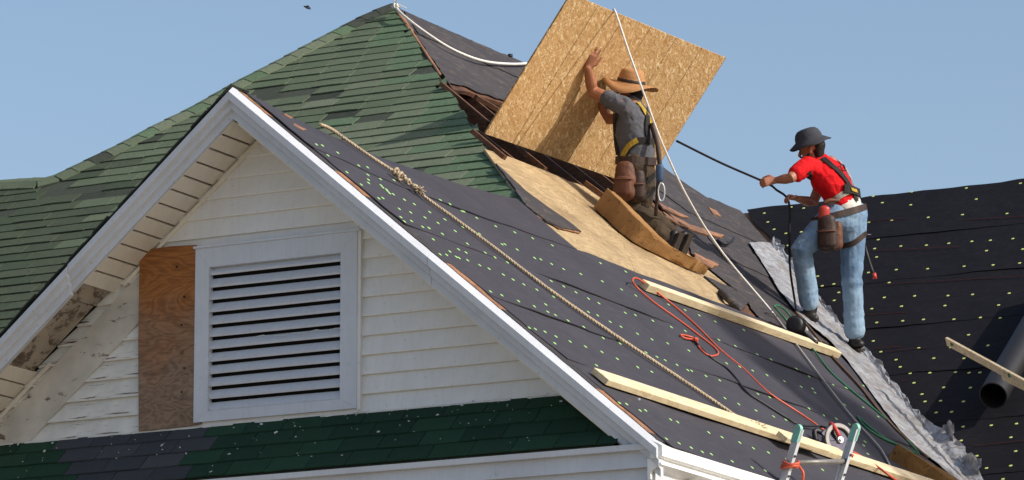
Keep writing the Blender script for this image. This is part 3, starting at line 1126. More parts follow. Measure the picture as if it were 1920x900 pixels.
# ---- skirt roof under the gable
PE_Z, PE_Y = -2.462, -0.012
pdir = Vector((0, PE_Y - YW, PE_Z - PT))
PLEN = pdir.length
pdir.normalize()
pn = Vector((0, -1, 1)).normalized()
pn = X_.cross(-pdir).normalized()
if pn.z < 0:
    pn = -pn
def PQ(x, s, h=0.0):
    return Vector((x, YW, PT)) + pdir * s + pn * h
pent = slab('skirt_roof', [PQ(-3.2, -0.02, -0.004), PQ(2.17, -0.02, -0.004), PQ(2.66, PLEN, -0.004), PQ(-3.2, PLEN, -0.004)], 0.05, pn, M['sh_bare'], house)
NR = 4
er = PLEN / NR * 1.0
for r_ in range(NR):
    s1 = PLEN - r_ * er + 0.006
    x = -3.15 - ((r_ * 0.41) % 1) * 0.29
    xm = (-(PT + (s1 - er / 2) * pdir.z) - 0.165) / PITCH
    while x < xm:
        w = 0.285
        a, b = x, min(x + w, xm)
        x += w
        if b - a < 0.03:
            continue
        xc = (a + b) / 2
        px, py = proj(PQ(xc, s1 - er / 2))
        if px < -120:
            continue
        key = 'sh_slate' if 118 - (py - 800) * 0.1 < px < 425 - (py - 800) * 0.85 and random.random() > 0.04 else 'sh_pent'
        ln = er * 1.12
        hb = 0.010 + random.uniform(0, 0.004)
        ydir = (-pdir - pn * ((hb - 0.002) / ln)).normalized()
        zdir = X_.cross(ydir).normalized()
        c3 = PQ(xc, s1 - ln / 2, hb * 0.5 + 0.003)
        inst('shingle', random.choice(SH[key]), frame(c3, X_, ydir, zdir, (b - a) * 0.992, ln, 0.009), pent)
# flakes of paint fallen on the skirt shingles
mbc = MB()
for i in range(150):
    x = random.uniform(-3, 2.7)
    s = random.uniform(0.02, 0.98) ** 1.5 * PLEN
    c = PQ(x, s, 0.019)
    L1 = random.choice((0.003, 0.003, 0.004, 0.005, 0.011)) * random.uniform(0.6, 1.1)
    an = random.uniform(0, 3.14)
    ax = X_ * math.cos(an) + pdir * math.sin(an)
    ay = pn.cross(ax)
    mbc.box(c, ax, ay, pn, L1, L1 * random.uniform(0.3, 0.7), 0.002)
mbc.build('paint_chips', M['chip'], house, kind='stuff')
# ragged flashing line where the wall meets the skirt roof
x = -2.9
while x < 2.2:
    w = random.uniform(0.05, 0.22)
    if random.random() < 0.75:
        top = [Vector((x, YW - 0.036, PT - 0.012 + random.uniform(-0.002, 0.008))), Vector((x + w, YW - 0.036, PT - 0.012 + random.uniform(-0.002, 0.008))), Vector((x + w, YW - 0.036, PT - random.uniform(0.016, 0.034))), Vector((x + w / 2, YW - 0.040, PT - random.uniform(0.016, 0.040))), Vector((x, YW - 0.036, PT - random.uniform(0.016, 0.034)))]
        slab('wall_flashing', top, 0.02, Vector((0, -1, 0)), M['oldpaint'], wall)
    x += w

# ---- frieze boards under the skirt roof eave
XR = 2.905
def frieze(z0, z1, y0, y1, name='frieze_board', x1=XR):
    vs = []
    for xx in (-3.25, x1):
        vs += [Vector((xx, y0, z0)), Vector((xx, y1, z1)), Vector((xx, 0.25, z1)), Vector((xx, 0.25, z0))]
    obj(name, vs, [(0, 1, 2, 3), (7, 6, 5, 4), (0, 4, 5, 1), (1, 5, 6, 2), (2, 6, 7, 3), (3, 7, 4, 0)], M['white'], house)
frieze(-2.510, -2.476, -0.035, -0.035, 'drip_board')
frieze(-2.612, -2.5105, -0.012, 0.004)
frieze(-2.700, -2.6125, 0.008, 0.022)
so_ = [Vector((-3.2, 0.05, -2.702)), Vector((XR, 0.05, -2.702)), Vector((XR, 0.7, -2.702)), Vector((-3.2, 0.7, -2.702))]
slab('eave_soffit', so_, 0.012, Z_, M['soffit'], house)

# ---- eave along the side slope
E0 = P(0, EAVE)
def ev(a, x, z):
    return Vector((E0.x + x, a, E0.z + z))
ep = [(-0.02, 0.012), (0.012, -0.004), (0.026, -0.012), (0.026, -0.074), (0.014, -0.080), (0.0, -0.084), (-0.05, -0.084), (-0.05, 0.03)]
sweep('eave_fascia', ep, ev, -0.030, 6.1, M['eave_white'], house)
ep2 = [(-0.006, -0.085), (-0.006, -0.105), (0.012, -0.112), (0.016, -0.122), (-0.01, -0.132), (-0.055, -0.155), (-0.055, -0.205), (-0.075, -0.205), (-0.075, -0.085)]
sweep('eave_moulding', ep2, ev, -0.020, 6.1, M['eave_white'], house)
# plumbing strap on the eave and the nose piece on the corner
v, f = box_geo(ev(1.05, 0.0, -0.10), X_, Y_, Z_, 0.02, 0.006, 0.03)
obj('eave_bracket', v, f, M['flash'], house)

# ---- right wing: felt in courses, chalk lines, cap nails
def Won(x, s, h=0.0):
    return Vector((x, VAL.y, VAL.z)) - TW * s + NW * h
WLEN = 5.9
def wval_x(s):
    q = Won(0, s)
    v_lo, v_hi = -2.6, 4.2
    # the valley: where the side slope plane meets this one
    return -q.z / PITCH
wd = [Won(wval_x(0) - 0.15, 0, -0.012), Won(8.0, 0, -0.012), Won(8.0, WLEN, -0.012), Won(wval_x(WLEN) - 0.15, WLEN, -0.012)]
wdeck = slab('wing_roof_deck', wd, 0.05, NW, M['torn'], house)
bk = [Won(wval_x(0) - 0.15, -0.02, -0.02), Won(8.0, -0.02, -0.02), Vector((8.0, VAL.y + 4, VAL.z - 4 * PW)), Vector((-2, VAL.y + 4, VAL.z - 4 * PW))]
obj('wing_back_slope', bk, [(0, 1, 2, 3)], M['felt_black'], house, fix=False)
CE = 0.93
wf = []
for i in range(7):
    s0, s1 = i * CE - 0.04, (i + 1) * CE
    if i == 0:
        s0 = -0.03
    nx = 60
    rf = rag(130 + i, 0, 0.007)
    top, bot = [], []
    r = random.Random(300 + i)
    vs, fs = [], []
    nj = 7
    for j in range(nj + 1):
        for k in range(nx + 1):
            s = s0 + (s1 - s0) * j / nj
            x0 = wval_x(s) + 0.05 + 0.02 * math.sin(9 * s + 2)
            x = x0 + (8 - x0) * (k / nx) ** 1.6
            ss = s + (rf(x * 1.3) if j == nj else 0)
            if i == 0 and j == 0:
                ss += 0.012 * math.sin(5 * x) + 0.01 * math.sin(13 * x)
            h = 0.006 + 0.006 * j / nj + 0.004 * math.sin(3 * x + 2 * s + i) + 0.003 * math.sin(9 * x - 4 * s)
            # low lift near the ridge: the ridge rises a little to the right of its start
            vs.append(Won(x, ss, h))
    nb = len(vs)
    vs += [q - NW * 0.007 for q in vs]
    Wd = nx + 1
    for j in range(nj):
        for k in range(nx):
            a_, b_, c_, d_ = j * Wd + k, j * Wd + k + 1, (j + 1) * Wd + k + 1, (j + 1) * Wd + k
            fs += [(a_, b_, c_, d_), (a_ + nb, d_ + nb, c_ + nb, b_ + nb)]
    for k in range(nx):
        a_, b_ = nj * Wd + k, nj * Wd + k + 1
        fs.append((a_, b_, b_ + nb, a_ + nb))
        fs.append((k + 1, k, k + nb, k + 1 + nb))
    for j in range(nj):
        a_, b_ = j * Wd, (j + 1) * Wd
        fs.append((a_, b_, b_ + nb, a_ + nb))
    wf.append(obj('felt_strip', vs, fs, M['felt_black'], wdeck))
# chalk lines snapped across the felt, broken where they wore off
for px0, py0, px1, py1 in ((1660, 533, 1920, 517), (1360 + 450, 412, 1920, 405), (1620, 590, 1700, 586), (1660, 658, 1740, 652), (1690, 714, 1705, 713), (1610, 415, 1700, 410), (1825, 836, 1920, 826), (1640, 652, 1690, 649), (1640, 470, 1800, 462)):
    A, B = Wpx(px0, py0, 0.018), Wpx(px1, py1, 0.018)
    d = (B - A).normalized()
    v, f = box_geo((A + B) / 2, d, NW.cross(d), NW, (B - A).length / 2, 0.0032, 0.001)
    obj('chalk_line', v, f, M['chalk'], wdeck)

def cap_disc(mat, r):
    v, f = [], []
    n = 10
    for rr, hh in ((r, -0.003), (r, 0.0015), (r * 0.72, 0.0032), (r * 0.3, 0.0022)):
        for k in range(n):
            a_ = 2 * math.pi * k / n
            v.append((rr * math.cos(a_), rr * math.sin(a_), hh))
    for q in range(3):
        for k in range(n):
            k2 = (k + 1) % n
            f.append((q * n + k, q * n + k2, (q + 1) * n + k2, (q + 1) * n + k))
    f.append(tuple(3 * n + k for k in range(n)))
    return mesh_from('cap_nail', v, f, mat)
capW = cap_disc(M['cap_y'], 0.0140)
capP = cap_disc(M['cap_g'], 0.0130)
CW4 = [(163,178),(178,215),(204,245),(254,262),(319,257),(263,313),(330,158),(277,153),(622,105),(661,133),(784,85),(781,142),(702,210),(605,217),(855,197),(1000,187),(1187,178),(1058,120),(1016,73),(1244,53),(644,291),(629,328),(637,363),(739,317),(846,310),(941,303),(1039,297),(1117,292),(1212,285),(1254,331),(1101,338),(602,427),(720,417),(852,412),(1007,405),(1129,400),(1241,390),(389,447),(408,487),(457,478),(477,511),(458,546),(690,471),(670,535),(798,530),(938,525),(1042,521),(1196,514),(617,582),(743,574),(925,567),(1152,566),(638,641),(748,635),(835,628),(963,624),(1075,619),(1159,621),(1025,691),(622,714),(654,760),(815,748),(950,745),(1108,739),(719,796),(737,828),(779,855),(879,793),(1006,792),(795,895),(862,853),(970,847),(1027,848),(1073,847)]
CW3 = [(823,464),(947,462),(721,497),(735,531),(808,527),(915,528),(788,583),(860,579),(914,649),(1045,642),(1164,636),(1138,699),(905,716),(908,758),(978,786),(1160,763),(1023,842),(1136,830),(1099,890)]
def trees_of(l):
    return [BVHTree.FromPolygons([WL[o.name] + v.co for v in o.data.vertices], [tuple(p.vertices) for p in o.data.polygons]) for o in l]
def drop(trees, q, n):
    best = None
    for t_ in trees:
        h_ = t_.ray_cast(q + n * 0.3, -n)
        if h_[0] is not None and (best is None or h_[3] < best[1]):
            best = (h_[0], h_[3])
    return best[0] if best else None
TWF, TPF = trees_of(wf), trees_of(felts)
for l, s, ox, oy in ((CW4, 2.25, 1360, 320), (CW3, 2.5, 1440, 540)):
    for x, y in l:
        c = drop(TWF, Wpx(ox + x / s, oy + y / s, 0.012), NW)
        if c is None:
            continue
        a_ = random.uniform(0, 3)
        ax = X_ * math.cos(a_) + TW * math.sin(a_)
        inst('cap_nail', capW, frame(c, ax, NW.cross(ax), NW), wdeck)
A1 = [(122,18),(202,53),(280,82),(355,107),(438,137),(30,75),(80,130),(133,86),(226,133),(238,133),(290,155),(155,168),(197,187),(250,208),(363,191),(389,197),(435,216),(486,237),(557,260),(649,289),(643,210),(750,245),(44,152),(76,165),(8,160),(35,183),(47,188),(82,198),(133,219),(172,235),(232,261),(273,281),(319,300),(374,323),(444,354),(435,286),(488,308),(540,332),(594,357),(638,376),(731,322),(793,345),(748,418),(791,427),(865,451),(943,478),(1000,497),(410,387),(418,419),(450,433),(503,457),(570,482),(361,396),(296,372),(227,345),(179,330),(131,313),(270,440),(190,372),(590,418),(630,432),(684,457),(731,477),(800,506),(862,529),(926,548),(1016,579),(318,463),(343,482),(369,487),(410,498),(457,517),(518,536),(582,559),(650,583),(715,612),(657,522),(727,547),(786,569),(835,587),(880,607),(915,621),(966,639),(1012,661),(1028,664),(1089,685),(450,548),(430,573),(800,649),(860,667),(628,638),(1006,721),(1078,826),(827,741),(685,698),(715,702),(723,800),(754,803),(812,829),(835,829),(940,868),(970,878),(478,616),(515,630),(505,640),(547,670),(626,740),(356,511),(55,243)]
A2 = [(586,233),(600,312),(706,270),(670,337),(762,372),(820,395),(880,482),(805,458),(688,425),(634,408),(743,441),(835,630),(886,645),(760,605),(820,547),(770,533),(687,578),(627,556),(548,460),(607,478),(540,600),(603,628),(563,695),(620,714),(693,739),(750,763),(812,783),(888,812),(345,715),(381,726),(435,745),(487,762),(535,778),(573,788),(660,820),(800,858),(745,845),(520,205),(460,183),(390,160),(290,515),(430,565),(675,655),(720,672)]
A3 = [(300,270),(345,375),(358,322),(400,365),(447,458),(475,445),(510,523),(548,540),(570,580),(610,630),(640,655),(685,720),(130,382),(195,412),(210,470),(155,463),(75,435),(220,490),(305,452),(360,545),(190,567),(262,595),(320,612),(382,637),(430,650),(455,720),(447,740),(466,780),(425,680),(515,605),(445,560),(365,470),(85,618),(255,852),(85,800)]
A5 = [(80,182),(108,187),(135,231),(180,220),(280,278),(324,283),(324,320),(325,345),(325,360),(384,338),(448,343),(385,370),(393,380),(410,390),(415,398),(425,408),(442,413),(393,430),(373,432),(494,438),(541,457),(470,480),(523,498),(615,492),(590,522),(528,537),(477,520),(493,541),(580,565),(609,571),(652,546),(672,598),(686,527),(632,620),(733,583),(662,440),(707,458),(767,487),(777,489),(770,563),(665,688),(695,692),(702,678),(710,680),(735,700),(745,710),(758,712),(750,671),(785,684),(224,310),(291,368)]
seen = []
for l, s, ox, oy in ((A1, 2.25, 840, 400), (A2, 2.25, 1080, 500), (A3, 2.5, 1440, 540), (A5, 2.5, 560, 200)):
    for x, y in l:
        px, py = ox + x / s, oy + y / s
        if any(abs(px - a_) < 3.5 and abs(py - b_) < 2.5 for a_, b_ in seen):
            continue
        seen.append((px, py))
        y_, v_ = Pyv(px, py)
        if y_ < 0.16 or v_ > EAVE - 0.04:
            continue
        h_ = 0.019
        c = drop(TPF, Ppx(px, py, 0.015 + sag(y_, v_) * NP_.z), NP_)
        if c is None:
            continue
        inst('cap_nail', capP, frame(c, DV, YV.cross(DV).cross(DV) if False else NP_.cross(DV), NP_, 1, 1, 1), deck)
print('caps', len(seen))

# ---- crinkled flashing in the valley
Lp = [(1404, 455), (1418, 478), (1436, 505), (1460, 545), (1490, 582), (1520, 612), (1556, 640), (1590, 680), (1622, 722), (1655, 768), (1690, 812), (1725, 846), (1760, 872), (1800, 912), (1850, 960)]
Rp = [(1452, 440), (1466, 462), (1484, 486), (1506, 516), (1530, 548), (1562, 588), (1596, 628), (1634, 662), (1662, 700), (1690, 738), (1715, 768), (1744, 792), (1786, 812), (1822, 858), (1852, 912)]
valm = []
lp_, rp_ = [], []
NSEG = 90
def lerp_path(pts, t):
    f_ = t * (len(pts) - 1)
    i_ = min(int(f_), len(pts) - 2)
    u = f_ - i_
    return (pts[i_][0] + (pts[i_ + 1][0] - pts[i_][0]) * u, pts[i_][1] + (pts[i_ + 1][1] - pts[i_][1]) * u)
vs, fs = [], []
NC = 14
rr = random.Random(5)
def crink(a_, b_):
    return 0.011 * math.sin(a_ * 33 + 0.35 * b_ + 2 * math.sin(a_ * 9)) * math.sin(b_ * 0.45 + a_ * 11) + 0.004 * math.sin(a_ * 75 - b_ * 0.6) + rr.uniform(-0.001, 0.001)
for i in range(NSEG + 1):
    t = i / NSEG
    lx, ly = lerp_path(Lp, t)
    rx, ry = lerp_path(Rp, t)
    rx += rr.uniform(-4, 5)
    ry += rr.uniform(-2, 3)
    A = Ppx(lx, ly, 0.022)
    B = Wpx(rx, ry, 0.03)
    # valley point between them: nearest point of the valley line
    s_ = (VAL.z - (A.z + B.z) / 2) * LW / PW
    C = Won(wval_x(s_), s_, 0.035)
    row = []
    for j in range(NC + 1):
        u = j / NC
        q = A.lerp(C, u * 2) if u < 0.5 else C.lerp(B, u * 2 - 1)
        e = min(1, 4 * min(u, 1 - u) + 0.3)
        nn = (NP_ * (1 - u) + NW * u).normalized()
        q = q + nn * (abs(crink(t * 2, j)) * 1.3 * e + 0.006 + (0.03 * max(0, rr.uniform(-1.5, 1)) if j == NC else 0))
        row.append(q)
    vs += row
for i in range(NSEG):
    for j in range(NC):
        a_ = i * (NC + 1) + j
        fs.append((a_, a_ + 1, a_ + NC + 2, a_ + NC + 1))
obj('valley_flashing', vs, fs, M['flash'], house, fix=False)
# torn curled corner of the flashing
def curl(pts3, seed, name='flashing_curl'):
    r = random.Random(seed)
    n = 8
    a_, b_, c_ = pts3
    vs, fs = [], []
    for i in range(n + 1):
        for j in range(n + 1):
            u, w = i / n, j / n
            q = a_ + (b_ - a_) * u + (c_ - a_) * w
            q = q + NW * (0.10 * u * w + 0.02 * math.sin(7 * u + 5 * w) + r.uniform(-0.01, 0.01))
            vs.append(q)
    for i in range(n):
        for j in range(n):
            k_ = i * (n + 1) + j
            fs.append((k_, k_ + 1, k_ + n + 2, k_ + n + 1))
    obj(name, vs, fs, M['flash'], house, fix=False)
curl((Wpx(1768, 806, 0.05), Wpx(1788, 830, 0.03), Wpx(1774, 790, 0.09)), 1)
curl((Wpx(1796, 862, 0.04), Wpx(1836, 892, 0.03), Wpx(1806, 850, 0.07)), 2)

# ================================================================== loose things on the roof
M['rope_tan'] = plain('tan_rope', rgb(178, 160, 134), 0.9, 0.1, 0.25, 60, bump=0.004)
M['rope_white'] = plain('white_rope', rgb(206, 202, 196), 0.8, 0.2, 0.12, 60)
M['rope_grey'] = plain('grey_rope', rgb(150, 146, 142), 0.8, 0.2, 0.15, 60)
M['rope_black'] = plain('black_rope', rgb(40, 36, 36), 0.8, 0.2, 0.2, 60)
M['rope_brown'] = plain('brown_rope', rgb(96, 76, 62), 0.85, 0.2, 0.25, 60)
M['orange'] = plain('orange_cord', rgb(196, 84, 56), 0.45, 0.4, 0.1)
M['blackrub'] = plain('black_rubber', rgb(34, 33, 35), 0.5, 0.4, 0.15)
M['green_hose'] = plain('green_hose', rgb(44, 104, 72), 0.45, 0.4, 0.12)
M['alu'] = plain('aluminium', rgb(196, 200, 204), 0.4, 0.5, 0.08, 20, metal=0.35)
M['alu_matt'] = plain('cast_aluminium', rgb(120, 116, 112), 0.5, 0.5, 0.2, 20, metal=0.3)
M['teal'] = plain('teal_plastic', rgb(128, 186, 168), 0.45, 0.4, 0.1)
M['red_plastic'] = plain('red_plastic', rgb(176, 58, 50), 0.4, 0.4, 0.1)
M['steel'] = plain('blued_steel', rgb(52, 50, 60), 0.4, 0.5, 0.2, 20, metal=0.8)
M['pipe'] = plain('black_pipe', rgb(28, 26, 26), 0.5, 0.5, 0.1, 6)
def mat_foam(name, c0, c1, c2):
    t = NT(name, 0.95, 0.1)
    a = t.noise(t.coord(), 3.5, 6, 0.65)
    b = t.noise(t.coord(), 26, 5, 0.7)
    col = t.ramp(a, [(0.3, c0), (0.68, c1)])
    col = t.mix(t.ramp(b, [(0.58, BLK), (0.68, WHT)]), col, c2)
    t.color(col)
    t.bump(t.noise(t.coord(), 70, 4, 0.7), 0.008, 0.7)
    return t.m
M['foam'] = mat_foam('tan_foam', rgb(132, 98, 62), rgb(160, 122, 80), rgb(88, 62, 42))
M['foam_dirty'] = mat_foam('dirty_foam', rgb(98, 74, 48), rgb(134, 102, 66), rgb(64, 48, 32))

# ---- the OSB sheet being set
BLc = Ppx(908, 250, 0.02)
OU = (YV + DV * 0.035 + NP_ * 0.045).normalized()
wq = NP_ * math.cos(math.radians(2)) - DV * math.sin(math.radians(2))
OW = (wq - OU * wq.dot(OU)).normalized()
ON = OU.cross(OW).normalized()
if ON.dot(FWD) > 0:
    ON = -ON
OL, OH, OT = 2.44, 1.235, 0.0115
oc = BLc + OU * (OL / 2) + OW * (OH / 2) - ON * 0.0
vb, fb = box_geo(Vector((0, 0, 0)), X_, Y_, Z_, OL / 2, OH / 2, OT / 2)
ome = mesh_from('osb_sheet', vb, fb, M['osb'])
fixn(ome)
oz = OU.cross(OW)
osb = inst('osb_sheet', ome, frame(oc, OU, OW, oz))
setp(osb, label='large tan strand board sheet stood on edge and held by kneeling roofer', category='board')
def OSBpx(x, y, off=0.0):
    c = ON.dot(oc) + off
    return hit(x, y, ON, c)
print('osb', [tuple(round(c) for c in proj(oc + OU * (i * OL / 2) + OW * (j * OH / 2))) for i, j in ((-1, -1), (-1, 1), (1, 1), (1, -1))])

def tube_thing(name, label, cat, pts, r, mat, step=0.04, n=7, group=None, parent=None):
    v, f = tube_geo(smooth_path(pts, step), r, n)
    return obj(name, v, f, mat, parent, smooth=True, label=label if parent is None else None, category=cat if parent is None else None, group=group)

def knot_geo(c, ax, R, r, turns=4, wob=0.3, seed=1):
    """a lump of wound rope"""
    rn = random.Random(seed)
    u = ax.orthogonal().normalized()
    w = ax.cross(u)
    pts = []
    N = turns * 14
    for i in range(N + 1):
        t = i / N
        a = t * turns * 2 * math.pi
        rr = R * (0.75 + 0.35 * math.sin(a * 0.37 + seed))
        pts.append(c + ax * ((t - 0.5) * R * 3.0) + (u * math.cos(a) + w * math.sin(a)) * rr + Vector((rn.uniform(-1, 1), rn.uniform(-1, 1), rn.uniform(-1, 1))) * R * 0.12 * wob)
    return tube_geo(pts, r, 6)

# ---- tan safety rope down the felt
def sagpx(px, py, h):
    y_, v_ = Pyv(px, py)
    return Ppx(px, py, h + sag(y_, v_) * NP_.z)
rp = [sagpx(*q, 0.034) for q in ((600, 233), (622, 243), (655, 266), (700, 297), (742, 324), (778, 352), (800, 372), (850, 408), (930, 467), (1030, 543), (1130, 613), (1250, 693), (1330, 746), (1395, 790), (1420, 800))]
rope = thing('safety_rope', 'thick tan twisted rope with frayed knot running down the grey felt', 'rope', rp[0])
strands_geo(smooth_path(rp, 0.012), 0.0058, 0.0072, 0.07, 6, 3).build('rope_line', M['rope_tan'], rope, smooth=True)
def frays(mb, c, n, L, r, seed):
    rn = random.Random(seed)
    for i in range(n):
        d = Vector((rn.uniform(-1, 1), rn.uniform(-1, 1), rn.uniform(-0.6, 1))).normalized()
        p1 = c + d * L * 0.5
        mb.tube([c, p1, p1 + (d + Vector((rn.uniform(-.6, .6), rn.uniform(-.6, .6), -0.4))) * L * 0.5], r, 4)
k1 = MB()
ax = (rp[6] - rp[3]).normalized()
kc = sagpx(747, 327, 0.055)
k1.add(*knot_geo(kc, ax, 0.024, 0.011, 3, 0.6, 2))
k1.add(*knot_geo(kc + ax * 0.08, ax, 0.015, 0.009, 3, 0.6, 3))
k1.add(*knot_geo(kc + ax * 0.15, ax, 0.013, 0.008, 3, 0.7, 4))
frays(k1, kc + ax * 0.19, 26, 0.038, 0.003, 5)
frays(k1, kc - ax * 0.01, 8, 0.035, 0.003, 6)
k1.build('rope_knot', M['rope_tan'], rope, smooth=True)
k2 = MB()
kc = Ppx(1408, 794, 0.045)
ax2 = (Ppx(1440, 810, 0.04) - kc).normalized()
k2.add(*knot_geo(kc, ax2, 0.015, 0.009, 2, 0.6, 7))
k2.add(*knot_geo(kc + ax2 * 0.06, ax2, 0.016, 0.009, 2, 0.6, 8))
frays(k2, kc + ax2 * 0.11, 20, 0.06, 0.003, 9)
k2.build('rope_knot', M['rope_tan'], rope, smooth=True)

# ---- white rope tied at the roof peak
ap = Ppx(742, 14, 0.04)
wr = [ap, Ppx(758, 30, 0.05), Ppx(800, 62, 0.05), Ppx(850, 93, 0.05), Ppx(905, 114, 0.05), Ppx(960, 120, 0.05), Ppx(1010, 117, 0.06)]
wrope = thing('peak_rope', 'white rope tied at the roof peak and drooping behind the strand board', 'rope', ap)
v, f = tube_geo(smooth_path(wr, 0.05), 0.0115, 7)
obj('rope_line', v, f, M['rope_white'], wrope, smooth=True)
kb = MB()
kb.add(*knot_geo(ap + Z_ * 0.01, X_, 0.022, 0.009, 3, 0.5, 11))
frays(kb, ap + Z_ * 0.04, 6, 0.08, 0.004, 12)
kb.build('rope_knot', M['rope_white'], wrope, smooth=True)

# ---- white lifeline over the board, past the kneeling roofer, down to the felt
T0 = OSBpx(1153, 20, 0.012)
T1 = Ppx(1450, 588, 0.03)
def lifept(x, y, t):
    d0, d1 = (T0 - CAM).dot(FWD), (T1 - CAM).dot(FWD)
    dd = d0 + (d1 - d0) * t - 0.55 * math.sin(math.pi * min(t * 1.25, 1))
    return hit(x, y, FWD, FWD.dot(CAM) + dd)
ll = [OSBpx(1150, 18, -0.05), T0, lifept(1164, 52, 0.06), lifept(1180, 100, 0.14), lifept(1207, 175, 0.27), lifept(1243, 272, 0.45), lifept(1290, 372, 0.63), lifept(1352, 470, 0.81), T1, Ppx(1500, 655, 0.03), Ppx(1545, 715, 0.03), Ppx(1600, 785, 0.03), Ppx(1648, 838, 0.03), Ppx(1668, 872, 0.03)]
life = thing('lifeline', 'white lifeline hanging over the strand board and past the kneeling roofer', 'rope', T1)
lpath = smooth_path(ll, 0.05)
ks = min(range(len(lpath)), key=lambda i: (lpath[i] - T1).length)
v, f = tube_geo(lpath[:ks + 1], 0.0082, 7)
obj('rope_line', v, f, M['rope_white'], life, smooth=True)
v, f = tube_geo(lpath[ks:], 0.0080, 7)
obj('rope_line', v, f, M['rope_grey'], life, smooth=True, label='dirty grey lower end of the lifeline')

# ---- lumber
def plank(name, a, b, w, t, mat, label, cat='lumber', h=0.02, parent=None, n=None, side=None):
    nrm = n or NP_
    d = (b - a).normalized()
    s = nrm.cross(d).normalized()
    nrm2 = d.cross(s).normalized()
    v, f = box_geo((a + b) / 2 + nrm2 * (t / 2 + h), d, s, nrm2, (b - a).length / 2, w / 2, t / 2)
    o = obj(name, v, f, mat, parent, label=label, category=cat)
    bevel_obj(o, 0.003, 1)
    return o
def walk(px0, px1, hh=0.02):
    return Ppx(*px0, hh), Ppx(*px1, hh)
A, B = Ppx(1117, 716), Ppx(1700, 905)
plank('lumber_board', A, B + (B - A).normalized() * 0.6, 0.13, 0.040, M['lumber'], 'long pale two-by-four across the lower felt behind the ladder', h=0.022)
A, B = Ppx(1200, 545), Ppx(1562, 672)
plank('lumber_board', A, B, 0.075, 0.055, M['lumber'], 'pale two-by-four on the felt just below the bare plywood', h=0.022)
A, B = Ppx(1452, 838), Ppx(1530, 862)
plank('lumber_offcut', A, B, 0.085, 0.035, M['lumber'], 'short pale lumber offcut lying on the long board behind the ladder', h=0.066)
# two stakes in front of the black pipe
A, B = Wpx(1776, 640, 0.52), Wpx(1960, 740, 0.52)
v, f = box_geo((A + B) / 2, (B - A).normalized(), NW.cross((B - A).normalized()), NW, (B - A).length / 2, 0.012, 0.035)
st = obj('wood_stake', v, f, M['lumber'], None, label='longer pale wooden stake crossing in front of the black pipe', category='stake')
bevel_obj(st, 0.003, 1)
A2, B2 = Wpx(1880, 705, 0.50), Wpx(1985, 757, 0.48)
d2 = (B2 - A2).normalized()
v, f = box_geo((A2 + B2) / 2, d2, NW.cross(d2), NW, (B2 - A2).length / 2, 0.012, 0.03)
st2 = obj('wood_stake', v, f, M['lumber'], None, label='shorter pale wooden stake under the longer one by the black pipe', category='stake')
bevel_obj(st2, 0.003, 1)
A_ = (B - A).normalized()
for q, pr_ in (((1788, 641), st), ((1898, 697), st)):
    c = A.lerp(B, 0.06 if q[0] < 1800 else 0.66) - FWD * 0.02
    mk = MB()
    mk.add(*knot_geo(c, X_, 0.014, 0.007, 2, 0.4, q[0]))
    mk.build('green_tie', M['green_hose'], pr_, smooth=True)

# ---- black pipe on the wing
PA, PB = Wpx(1862, 742, 0.21), Wpx(1985, 530, 0.12)
d = (PB - PA).normalized()
ppath = [PA, PA.lerp(PB, 0.5), PB]
pipe_root = thing('plastic_pipe', 'fat black plastic pipe lying on the nailed black felt', 'pipe', PA)
def pipe_geo(a, b, r0, r1, n=28):
    dd = (b - a).normalized()
    u = dd.orthogonal().normalized()
    w = dd.cross(u)
    v, f = [], []
    for c, r in ((a, r0), (b, r0), (b, r1), (a, r1)):
        for k in range(n):
            an = 2 * math.pi * k / n
            v.append(c + (u * math.cos(an) + w * math.sin(an)) * r)
    for s in range(4):
        s2 = (s + 1) % 4
        for k in range(n):
            k2 = (k + 1) % n
            f.append((s * n + k, s * n + k2, s2 * n + k2, s2 * n + k))
    return v, f
v, f = pipe_geo(PA, PB, 0.108, 0.100)
o = obj('pipe_wall', v, f, M['pipe'], pipe_root, smooth=False)
o.data.shade_smooth()
o.data.set_sharp_from_angle(angle=0.7)
v, f = pipe_geo(PA + d * 0.002, PA + d * 0.02, 0.1095, 0.101)
o = obj('pipe_rim', v, f, M['pipe'], pipe_root)

